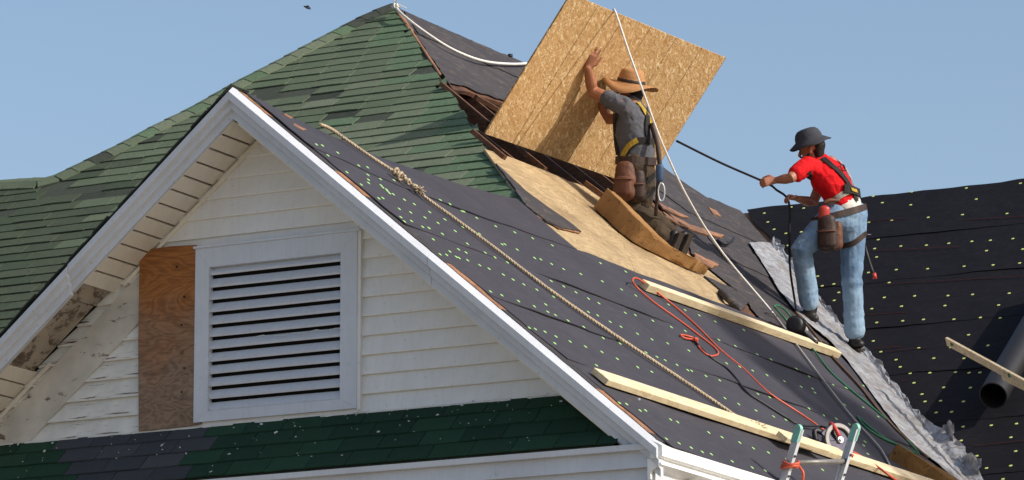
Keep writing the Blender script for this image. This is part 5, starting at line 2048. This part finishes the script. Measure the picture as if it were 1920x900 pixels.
el_l, wr_l = R2(1482, 334, -0.28), R2(1456, 338, -0.18)
el_r, wr_r = R2(1524, 380, 0.22), R2(1497, 373, 0.02)
side2 = (sh_r - sh_l).normalized()
face2 = (-RIGHT * 0.93 + FWD * 0.30 - UPV * 0.22).normalized()
up2 = (UPV * 0.97 - RIGHT * 0.22).normalized()
bd = MB()
bd.add(*loft_geo([(pel, 0.13, 0.10), (waist, 0.125, 0.095), (chest, 0.15, 0.11), (chest.lerp(neck, 0.6), 0.12, 0.08)], side2, 14))
bd.add(*loft_geo([(chest.lerp(neck, 0.5), 0.06), (neck, 0.056), (headc - up2 * 0.04, 0.055)], None, 10))
hd = head_chains(headc, face2, up2, 1.02)
bd.add(hd.v, hd.f)
for sh, el, wr in ((sh_l, el_l, wr_l), (sh_r, el_r, wr_r)):
    bd.add(*loft_geo([(sh, 0.062), (sh.lerp(el, 0.5), 0.050), (el, 0.043), (el.lerp(wr, 0.35), 0.043), (wr, 0.028)], None, 10))
for hp_, kn, an in ((hip_l, kn_l, an_l), (hip_r, kn_r, an_r)):
    bd.add(*loft_geo([(hp_, 0.09), (hp_.lerp(kn, 0.5), 0.075), (kn, 0.056), (kn.lerp(an, 0.35), 0.056), (an, 0.04), (an - UPV * 0.05, 0.04)], None, 10))
h1 = hand_chains(wr_l, (R2(1436, 341, -0.20) - wr_l), -UPV * 0.5 + FWD * 0.8, UPV * 0.9 + FWD * 0.3, 0.62, 0.05, 1.0, 0.9)
bd.add(h1.v, h1.f)
h2 = hand_chains(wr_r, (R2(1474, 368, -0.02) - wr_r), -UPV * 0.8 + FWD * 0.4, -FWD * 0.8 + UPV * 0.4, 0.75, 0.04, 1.0, 0.9)
bd.add(h2.v, h2.f)
body2 = melt('body', bd, M['skin_b'], man2, 0.0065, 3)
# shirt
sh2 = MB()
sh2.add(*loft_geo([(R2(1581, 377, 0.0), 0.152, 0.122), (waist, 0.152, 0.122), (R2(1566, 350, 0.0), 0.165, 0.130), (chest, 0.188, 0.142), (R2(1545, 314, 0.02), 0.172, 0.114), (neck - up2 * 0.02, 0.085, 0.075)], side2, 18))
for sh, el, k in ((sh_l, el_l, 0.62), (sh_r, el_r, 0.55)):
    sh2.add(*loft_geo([(chest.lerp(sh, 0.6), 0.085), (sh, 0.082), (sh.lerp(el, 0.4), 0.074), (sh.lerp(el, k), 0.072)], None, 14))
shirt2 = melt('shirt', sh2, M['shirt_red'], man2, 0.009, 5, ((0.06, 0.016), (0.022, 0.008)))
# white undershirt hem showing at the back
us = MB()
us.add(*loft_geo([(R2(1586, 386, 0.0), 0.150, 0.120), (R2(1582, 376, 0.0), 0.146, 0.116)], side2, 18))
melt('undershirt', us, M['undershirt'], man2, 0.012, 3, ((0.06, 0.01),))
# jeans
jn = MB()
jn.add(*loft_geo([(R2(1588, 396, 0.0), 0.140, 0.112), (pel, 0.152, 0.122), ((hip_l + hip_r) / 2 - UPV * 0.05, 0.148, 0.118)], side2, 16))
jn.add(*loft_geo([(hip_l, 0.112), (hip_l.lerp(kn_l, 0.45), 0.105), (hip_l.lerp(kn_l, 0.7), 0.094), (hip_l.lerp(kn_l, 0.82), 0.098), (hip_l.lerp(kn_l, 0.9), 0.088), (kn_l, 0.090), (kn_l.lerp(an_l, 0.12), 0.080), (kn_l.lerp(an_l, 0.2), 0.086), (kn_l.lerp(an_l, 0.34), 0.082), (kn_l.lerp(an_l, 0.50), 0.080), (kn_l.lerp(an_l, 0.56), 0.0825), (kn_l.lerp(an_l, 0.63), 0.0795), (kn_l.lerp(an_l, 0.70), 0.0835), (kn_l.lerp(an_l, 0.76), 0.079), (kn_l.lerp(an_l, 0.82), 0.084), (kn_l.lerp(an_l, 0.89), 0.079)], None, 14))
jn.add(*loft_geo([(hip_r, 0.116), (hip_r.lerp(kn_r, 0.45), 0.104), (hip_r.lerp(kn_r, 0.62), 0.098), (hip_r.lerp(kn_r, 0.74), 0.092), (hip_r.lerp(kn_r, 0.84), 0.094), (kn_r, 0.084), (kn_r.lerp(an_r, 0.08), 0.090), (kn_r.lerp(an_r, 0.16), 0.081), (kn_r.lerp(an_r, 0.3), 0.084), (kn_r.lerp(an_r, 0.45), 0.083), (kn_r.lerp(an_r, 0.55), 0.080), (kn_r.lerp(an_r, 0.62), 0.0845), (kn_r.lerp(an_r, 0.69), 0.081), (kn_r.lerp(an_r, 0.76), 0.085), (kn_r.lerp(an_r, 0.83), 0.082), (kn_r.lerp(an_r, 0.90), 0.086)], None, 14))
jeans2 = melt('jeans', jn, M['jeans'], man2, 0.0085, 2, ((0.08, 0.012),))
# boots
def boot(an, toe_dir, up, parent, L=0.30):
    toe_dir = (toe_dir - up * toe_dir.dot(up)).normalized()
    lf = up.cross(toe_dir)
    base = an - up * 0.075
    mb = MB()
    mb.add(*loft_geo([(an + up * 0.03, 0.050, 0.055), (an - up * 0.02, 0.048, 0.056), (an - up * 0.05 + toe_dir * 0.01, 0.045, 0.06)], lf, 12))
    mb.add(*loft_geo([(base - toe_dir * 0.055 + up * 0.025, 0.040, 0.035), (base + up * 0.025, 0.043, 0.042), (base + toe_dir * 0.09 + up * 0.018, 0.048, 0.036), (base + toe_dir * (L - 0.12) + up * 0.010, 0.043, 0.028)], lf, 12))
    b = melt('boot', mb, M['boot'], parent, 0.009, 3)
    ms = MB()
    pts = []
    for a, w in ((-0.085, 0.02), (-0.07, 0.038), (0.0, 0.038), (0.07, 0.046), (L - 0.13, 0.046), (L - 0.09, 0.03), (L - 0.08, 0.0)):
        pts.append((a, w))
    top = [base + toe_dir * a + lf * w - up * 0.012 for a, w in pts] + [base + toe_dir * a - lf * w - up * 0.012 for a, w in reversed(pts[:-1])]
    v, f = slab_geo(top, 0.022, up)
    obj('sole', v, f, M['sole'], b)
    return b
boot(an_l - UPV * 0.02, -RIGHT * 0.95 + FWD * 0.35, (NP_ * 0.45 + Z_ * 0.55).normalized(), man2)
boot(an_r - UPV * 0.02, -RIGHT * 0.60 + FWD * 0.75, (Z_ * 0.8 + NW * 0.2).normalized(), man2)
# hat, hair, beard, eyes
lf2 = up2.cross(face2).normalized()
hatup = (up2 + face2 * 0.10).normalized()
hc = headc + up2 * 0.072
prof = [(0.092, -0.004, 1.12), (0.125, -0.022, 1.12), (0.152, -0.042, 1.14), (0.154, -0.038, 1.14), (0.128, -0.014, 1.12), (0.101, 0.010, 1.12), (0.097, 0.04, 1.12), (0.088, 0.070, 1.1), (0.070, 0.092, 1.06), (0.040, 0.100, 1.0), (0.02, 0.099, 1.0)]
v, f = lathe_geo(hc, hatup, face2, prof, 36, lambda a, r: (0.010 * math.sin(2 * a + 1) + 0.006 * math.sin(5 * a)) * max(0, (r - 0.09) / 0.07))
hat2 = obj('hat', v, f, M['hat_felt'], man2, smooth=True)
v, f = lathe_geo(hc, hatup, face2, [(0.097, 0.008, 1.12), (0.099, 0.012, 1.12), (0.096, 0.034, 1.12), (0.092, 0.034, 1.12)], 36)
obj('hat_band', v, f, M['web_black'], hat2, smooth=True)
hr = MB()
hr.add(*loft_geo([(headc - face2 * 0.055 + up2 * 0.02, 0.072, 0.070), (headc - face2 * 0.050 - up2 * 0.055, 0.056, 0.045)], lf2, 12))
melt('hair', hr, M['hair'], man2, 0.009, 2, ((0.02, 0.008),))
br = MB()
br.add(*loft_geo([(headc + face2 * 0.015 - up2 * 0.045 + lf2 * 0.056, 0.020), (headc + face2 * 0.06 - up2 * 0.082 + lf2 * 0.03, 0.024), (headc + face2 * 0.085 - up2 * 0.092, 0.024), (headc + face2 * 0.06 - up2 * 0.082 - lf2 * 0.03, 0.024), (headc + face2 * 0.015 - up2 * 0.045 - lf2 * 0.056, 0.020)], None, 8))
br.add(*loft_geo([(headc + face2 * 0.092 - up2 * 0.046 + lf2 * 0.026, 0.008), (headc + face2 * 0.100 - up2 * 0.042, 0.009), (headc + face2 * 0.092 - up2 * 0.046 - lf2 * 0.026, 0.008)], None, 8))
melt('beard', br, M['hair'], man2, 0.006, 2, ((0.015, 0.006),))
for sg in (-1, 1):
    e = headc + face2 * 0.080 + up2 * 0.012 + lf2 * 0.032 * sg
    v, f = loft_geo([(e, 0.010), (e + face2 * 0.002, 0.010)], None, 8)
    obj('eye', v, f, M['eye'], man2, smooth=True)
# belt, harness, pouches
T2 = [bvh(shirt2), bvh(jeans2)]
TJ2 = [bvh(jeans2)]
ax2_ = (waist - pel).normalized()
girdle('tool_belt', [bvh(jeans2)], R2(1588, 392, 0.0) - ax2_ * 0.02, (UPV * 0.95 - RIGHT * 0.25).normalized(), 0.050, 0.006, M['leather_d'], man2, 0.010)
strap('harness_strap', [T2[0]], [(1543, 297), (1560, 312), (1575, 325), (1590, 345), (1602, 368), (1607, 385)], 0.045, M['web_black'], man2)
strap('harness_strap', [T2[0]], [(1567, 298), (1582, 314), (1592, 332), (1602, 355), (1606, 372)], 0.040, M['web_grey'], man2)
strap('harness_strap', [T2[0]], [(1604, 358), (1588, 360), (1570, 370), (1556, 383), (1545, 390)], 0.045, M['web_grey'], man2, 0.010)
strap('harness_strap', [T2[0]], [(1516, 322), (1520, 350), (1528, 372), (1540, 388)], 0.045, M['web_black'], man2)
strap('harness_pad', [T2[0]], [(1580, 353), (1596, 358), (1608, 364)], 0.075, M['web_black'], man2, 0.014, 0.010)
strap('harness_label', [T2[0]], [(1592, 358), (1602, 362)], 0.030, M['web_yellow'], man2, 0.028, 0.002)
a, n_ = stick([T2[0]], 1577, 316, 0.02)
if a is not None:
    u_ = n_.orthogonal().normalized()
    w_ = n_.cross(u_)
    ring = [a + (u_ * math.cos(t) + w_ * math.sin(t)) * 0.028 for t in [i * 2 * math.pi / 20 for i in range(21)]]
    v, f = tube_geo(ring, 0.005, 6)
    obj('dorsal_ring', v, f, M['steel'], man2, smooth=True)
strap('leg_strap', TJ2, [(1558, 462), (1580, 462), (1602, 455), (1622, 437)], 0.042, M['leather_d'], man2, 0.008)
strap('leg_strap', TJ2, [(1540, 425), (1550, 440), (1560, 452)], 0.042, M['leather_d'], man2, 0.008)

def pouch(name, top_c, w, h, d, ax_w, ax_h, mat, parent):
    """leather bag: rounded, wider at the bottom, with an open mouth and an outer pocket"""
    ax_w = ax_w.normalized()
    ax_h = (ax_h - ax_w * ax_h.dot(ax_w)).normalized()
    ax_d = ax_w.cross(ax_h)
    if ax_d.dot(FWD) > 0:
        ax_d = -ax_d                      # outwards, to the viewer's side
    mb = MB()
    mb.add(*loft_geo([(top_c - ax_h * 0.02, w * 0.42, d * 0.40), (top_c - ax_h * h * 0.4, w * 0.48, d * 0.5), (top_c - ax_h * h * 0.8, w * 0.50, d * 0.5)], ax_w, 14))
    b = melt(name, mb, mat, parent, 0.008, 2, ((0.05, 0.008),))
    mo = MB()
    mo.add(*loft_geo([(top_c - ax_h * h * 0.42 + ax_d * d * 0.42, w * 0.40, d * 0.22), (top_c - ax_h * h * 0.80 + ax_d * d * 0.40, w * 0.44, d * 0.26)], ax_w, 12))
    melt('pocket', mo, mat, b, 0.008, 2)
    ring = [top_c - ax_h * h * 0.40 + ax_w * (math.cos(t) * w * 0.46) + ax_d * (d * 0.42 + math.sin(t) * d * 0.27) for t in [i * math.pi / 10 for i in range(11)]]
    v, f = tube_geo(ring, 0.006, 6)
    obj('pocket_rim', v, f, M['leather'], b, smooth=True)
    return b
pc = R2(1550, 408, -0.20)
p1_ = pouch('tool_pouch', pc, 0.17, 0.27, 0.13, RIGHT * 0.9 - FWD * 0.2 + UPV * 0.05, UPV, M['leather_d'], man2)
p2_ = pouch('tool_pouch', R2(1570, 418, -0.16), 0.09, 0.22, 0.10, RIGHT * 0.7 - FWD * 0.5, UPV, M['leather'], man2)
v, f = loft_geo([(R2(1545, 408, -0.20), 0.045, 0.03), (R2(1546, 392, -0.20), 0.045, 0.03)], RIGHT, 12)
obj('red_tool_grip', v, f, M['red_plastic'], p1_, smooth=True)
v, f = loft_geo([(R2(1546, 380, -0.20), 0.018), (R2(1556, 375, -0.20), 0.016), (R2(1572, 376, -0.16), 0.014)], None, 8)
obj('pouch_strap', v, f, M['leather'], p1_, smooth=True)
# hammer hanging at the far hip
ham = thing('hammer', 'hammer hanging from the belt behind the leg of roofer in red', 'hammer', R2(1640, 520, 0.02))
v, f = tube_geo([R2(1619, 452, 0.02), R2(1628, 485, 0.02), R2(1634, 505, 0.02), R2(1640, 522, 0.02)], lambda t: 0.010 + 0.009 * t, 8)
obj('handle', v, f, M['blackrub'], ham, smooth=True)
v, f = tube_geo([R2(1612, 444, 0.02), R2(1621, 440, 0.02), R2(1634, 441, 0.02)], lambda t: 0.014 - 0.004 * t, 8)
obj('hammer_head', v, f, M['steel'], ham, smooth=True)
v, f = tube_geo([R2(1638, 512, 0.02), R2(1640.5, 523, 0.02)], 0.0205, 8)
obj('grip_end', v, f, M['red_plastic'], ham, smooth=True)

# ---- black pulling rope from behind the board through his hands
hl = R2(1437, 343, -0.17)
hr_ = R2(1474, 369, 0.0)
ob = OSBpx(1268, 264, -0.05)
pr_pts = [ob, ob.lerp(hl, 0.5) - UPV * 0.01, hl, hl.lerp(hr_, 0.5), hr_, R2(1481, 392, -0.02), R2(1480, 440, -0.05), R2(1481, 500, -0.08), R2(1487, 545, fd1 - 0.06), Ppx(1494, 585, 0.03)]
tube_thing('pull_rope', 'taut black rope from the strand board to the hands of roofer in red', 'rope', pr_pts, 0.0095, M['rope_black'], 0.04)

# ------------------------------------------------------------------ roofer kneeling at the board
K1 = Ppx(1188, 398, 0.10)
def R1(x, y, d=0.0):
    return depth_pt(x, y, K1, d)
man1 = thing('person', 'kneeling roofer in grey T-shirt and straw hat bracing the strand board', 'person', K1)
# he faces the board: his left side is towards the camera
left1 = (-YV * 0.93 + X_ * 0.25).normalized()
face1 = Vector((-0.93, -0.10, 0.15)).normalized()
hipc = R1(1192, 318, -0.03)
hip1l = hipc + left1 * 0.085
hip1r = hipc - left1 * 0.085
kn1l, kn1r = R1(1180, 392, -0.05), R1(1202, 398, 0.14)
an1l, an1r = R1(1246, 444, -0.12), R1(1264, 446, 0.08)
wai = R1(1192, 285, -0.02)
chs = R1(1186, 222, -0.02)
nck = R1(1185, 190, 0.0)
hdc = R1(1182, 168, 0.03)
s1l, s1r = chs + left1 * 0.165 + UPV * 0.055 - RIGHT * 0.035, chs - left1 * 0.185 + UPV * 0.06
hand_c = OSBpx(1106, 112, 0.012)
wr1 = OSBpx(1102, 128, 0.035)
el1 = R1(1112, 172, (OSBpx(1112, 172) - K1).dot(FWD) * 0.45 - 0.12)
el1r = chs - left1 * 0.20 + face1 * 0.24 + UPV * 0.02
wr1r = el1r + face1 * 0.10 + UPV * 0.20
b1 = MB()
b1.add(*loft_geo([(hipc, 0.13, 0.10), (wai, 0.125, 0.095), (chs, 0.15, 0.11), (chs.lerp(nck, 0.6), 0.12, 0.08)], left1, 14))
b1.add(*loft_geo([(chs.lerp(nck, 0.5), 0.06), (nck, 0.056), (hdc - UPV * 0.04, 0.055)], None, 10))
upk = (UPV * 0.99 + RIGHT * 0.06).normalized()
hh1 = head_chains(hdc, face1, upk, 1.02)
b1.add(hh1.v, hh1.f)
b1.add(*loft_geo([(s1l, 0.066), (s1l.lerp(el1, 0.5), 0.056), (el1, 0.049), (el1.lerp(wr1, 0.35), 0.048), (wr1, 0.031)], None, 10))
b1.add(*loft_geo([(s1r, 0.062), (s1r.lerp(el1r, 0.5), 0.050), (el1r, 0.043), (el1r.lerp(wr1r, 0.35), 0.043), (wr1r, 0.028)], None, 10))
for a, b, c in ((hip1l, kn1l, an1l), (hip1r, kn1r, an1r)):
    b1.add(*loft_geo([(a, 0.09), (a.lerp(b, 0.5), 0.075), (b, 0.056), (b.lerp(c, 0.35), 0.056), (c, 0.042)], None, 10))
q = hand_chains(wr1, OSBpx(1113, 98, 0.012) - wr1, -ON, RIGHT, 0.10, 0.22, 1.08, 0.2)
b1.add(q.v, q.f)
q = hand_chains(wr1r, UPV + face1 * 0.2, face1, left1, 0.12, 0.15, 1.0, 0.2)
b1.add(q.v, q.f)
melt('body', b1, M['skin_a'], man1, 0.0065, 3)
s1 = MB()
s1.add(*loft_geo([(R1(1193, 300, -0.02), 0.165, 0.145), (wai, 0.165, 0.145), (R1(1190, 252, -0.02), 0.176, 0.146), (chs, 0.185, 0.140), (R1(1186, 205, -0.01), 0.170, 0.115), (nck - UPV * 0.02, 0.082, 0.075)], left1, 18))
for a, b, k in ((s1l, el1, 0.50), (s1r, el1r, 0.5)):
    s1.add(*loft_geo([(chs.lerp(a, 0.6), 0.09), (a, 0.080), (a.lerp(b, 0.35), 0.072), (a.lerp(b, k), 0.071)], None, 14))
shirt1 = melt('shirt', s1, M['shirt_grey'], man1, 0.009, 5, ((0.06, 0.018), (0.024, 0.009)))
t1 = MB()
t1.add(*loft_geo([(R1(1195, 308, -0.02), 0.152, 0.132), (hipc, 0.172, 0.150), (hipc - UPV * 0.06, 0.165, 0.145)], left1, 16))
t1.add(*loft_geo([(hip1l, 0.125), (hip1l.lerp(kn1l, 0.5), 0.118), (kn1l, 0.086), (kn1l.lerp(an1l, 0.4), 0.090), (kn1l.lerp(an1l, 0.8), 0.084), (an1l, 0.076)], None, 14))
t1.add(*loft_geo([(hip1r, 0.125), (hip1r.lerp(kn1r, 0.5), 0.118), (kn1r, 0.086), (kn1r.lerp(an1r, 0.4), 0.090), (kn1r.lerp(an1r, 0.8), 0.084), (an1r, 0.076)], None, 14))
trous1 = melt('trousers', t1, M['trousers'], man1, 0.0095, 4, ((0.09, 0.030), (0.035, 0.014)))
for an in (an1l, an1r):
    tip = an + (an - (kn1l if an is an1l else kn1r)).normalized() * 0.02
    boot(tip, (-Z_ * 0.75 + X_ * 0.15 + DV * 0.3), (X_ * -0.75 + Z_ * 0.35 - YV * 0.0).normalized(), man1, 0.25)
# straw hat
hup = (UPV * 0.98 + RIGHT * 0.16 - FWD * 0.10).normalized()
hc1 = hdc + upk * 0.045
prof = [(0.086, -0.004, 1.12), (0.150, -0.016, 1.10), (0.205, -0.030, 1.08), (0.208, -0.026, 1.08), (0.150, -0.008, 1.10), (0.096, 0.010, 1.12), (0.092, 0.05, 1.1), (0.084, 0.095, 1.05), (0.070, 0.112, 1.0), (0.040, 0.116, 0.9), (0.015, 0.108, 0.8)]
v, f = lathe_geo(hc1, hup, face1, prof, 44, lambda a, r: (0.030 * math.cos(2 * a) + 0.012 * math.sin(3 * a)) * max(0, (r - 0.095) / 0.11))
hat1 = obj('straw_hat', v, f, M['straw'], man1, smooth=True)
v, f = lathe_geo(hc1, hup, face1, [(0.098, 0.010, 1.12), (0.100, 0.013, 1.12), (0.0975, 0.034, 1.115), (0.093, 0.034, 1.11)], 40)
obj('hat_band', v, f, M['leather_d'], hat1, smooth=True)
hr = MB()
lf1 = upk.cross(face1).normalized()
hr.add(*loft_geo([(hdc - face1 * 0.055 + upk * 0.02, 0.074, 0.072), (hdc - face1 * 0.050 - upk * 0.06, 0.058, 0.046)], lf1, 12))
melt('hair', hr, M['hair'], man1, 0.009, 2, ((0.02, 0.008),))
for sg in (-1, 1):
    e = hdc + face1 * 0.080 + upk * 0.012 + lf1 * 0.032 * sg
    v, f = loft_geo([(e, 0.010), (e + face1 * 0.002, 0.010)], None, 8)
    obj('eye', v, f, M['eye'], man1, smooth=True)
TS1, TT1 = bvh(shirt1), bvh(trous1)
girdle('tool_belt', [TT1, TS1], R1(1193, 302, -0.02), (UPV + RIGHT * 0.03).normalized(), 0.060, 0.007, M['leather_d'], man1, 0.010)
strap('harness_strap', [TS1], [(1196, 194), (1208, 210), (1218, 228), (1224, 250), (1226, 275)], 0.045, M['web_yellow'], man1)
strap('harness_strap', [TS1], [(1212, 204), (1212, 232), (1212, 252), (1218, 270)], 0.048, M['web_black'], man1, 0.010)
strap('harness_strap', [TS1], [(1226, 268), (1210, 262), (1192, 264), (1180, 276), (1172, 294)], 0.050, M['web_black'], man1, 0.010)
strap('harness_pad', [TS1], [(1196, 262), (1184, 268), (1174, 284), (1170, 294)], 0.040, M['web_yellow'], man1, 0.018)
strap('harness_strap', [TS1], [(1156, 212), (1152, 235), (1155, 262), (1160, 290)], 0.048, M['web_black'], man1)
strap('leg_strap', [TT1], [(1176, 322), (1192, 336), (1212, 338), (1226, 326)], 0.045, M['web_black'], man1, 0.008)
strap('leg_strap', [TT1], [(1196, 375), (1214, 366), (1226, 350)], 0.042, M['web_black'], man1, 0.008)
pouch('tool_pouch', R1(1172, 310, -0.22), 0.18, 0.26, 0.14, RIGHT * 0.9 - FWD * 0.35, UPV + RIGHT * 0.02, M['leather'], man1)
pouch('tool_pouch', R1(1196, 322, -0.20), 0.13, 0.23, 0.11, RIGHT * 0.8 - FWD * 0.2, UPV - RIGHT * 0.1, M['leather_d'], man1)
# lanyard hanging behind him with a snap hook
lan = thing('lanyard', 'lanyard with blue clip and snap hook hanging behind the kneeling roofer', 'lanyard', R1(1230, 402, -0.16))
v, f = tube_geo(smooth_path([R1(1222, 232, -0.14), R1(1232, 268, -0.20), R1(1236, 300, -0.22), R1(1238, 318, -0.22)], 0.03), 0.019, 8)
obj('webbing', v, f, M['leather_d'], lan, smooth=True)
v, f = loft_geo([(R1(1237, 312, -0.23), 0.030, 0.020), (R1(1237, 336, -0.23), 0.028, 0.020)], RIGHT, 12)
obj('clip', v, f, M['blue_hook'], lan, smooth=True)
hk = []
hcx, hcy = 1240, 360
for i in range(19):
    t = math.pi * 2 * i / 18
    hk.append(R1(hcx + 6 * math.sin(t), hcy - 17 * math.cos(t), -0.23))
v, f = tube_geo(hk, 0.006, 6)
obj('snap_hook', v, f, M['alu'], lan, smooth=True)
v, f = tube_geo(smooth_path([R1(1234, 338, -0.22), R1(1232, 370, -0.20), R1(1229, 405, -0.18)], 0.03), 0.014, 8)
obj('tail', v, f, M['leather_d'], lan, smooth=True)

# ================================================================== unseen tree, added and shaped to cast a band of shade on the felt
M['leaf'] = plain('poplar_leaf', rgb(62, 84, 44), 0.7, 0.3, 0.3, 3)
M['bark'] = plain('bark', rgb(92, 80, 68), 0.9, 0.1, 0.3, 6, bump=0.01)
tt = P(5.65, 0.70) + SUN * 32.0
tree = thing('shade_poplar', 'tall columnar poplar added unseen right of the house to shade the felt', 'tree', (tt.x, tt.y, GROUND))
v, f = tube_geo([Vector((tt.x, tt.y, GROUND)), Vector((tt.x + 0.1, tt.y, GROUND + 8)), Vector((tt.x, tt.y, tt.z - 1))], lambda t: 0.32 * (1 - t) + 0.03, 10)
obj('trunk', v, f, M['bark'], tree, smooth=True)
H_ = tt.z - GROUND
NLF = 9000
vs, fs = [], []
for i in range(NLF):
    t = rng.uniform(0.10, 1.0)
    R_ = 1.12 * min(1.0, (1 - t) * 14 + 0.12) * (0.85 + 0.15 * math.sin(t * 60)) * (1.0 if t > 0.2 else 0.7)
    a = rng.uniform(0, 2 * math.pi)
    r = R_ * math.sqrt(rng.uniform(0.0, 1.0))
    c = Vector((tt.x + r * math.cos(a), tt.y + r * math.sin(a), GROUND + H_ * t))
    n = Vector(rng.normal(size=3)).normalized()
    u = n.orthogonal().normalized()
    w = n.cross(u)
    s = rng.uniform(0.10, 0.17)
    k = len(vs)
    vs += [c - u * s, c - w * s * 0.7, c + u * s, c + w * s * 0.7]
    fs.append((k, k + 1, k + 2, k + 3))
obj('crown', vs, fs, M['leaf'], tree, fix=False, kind='stuff')
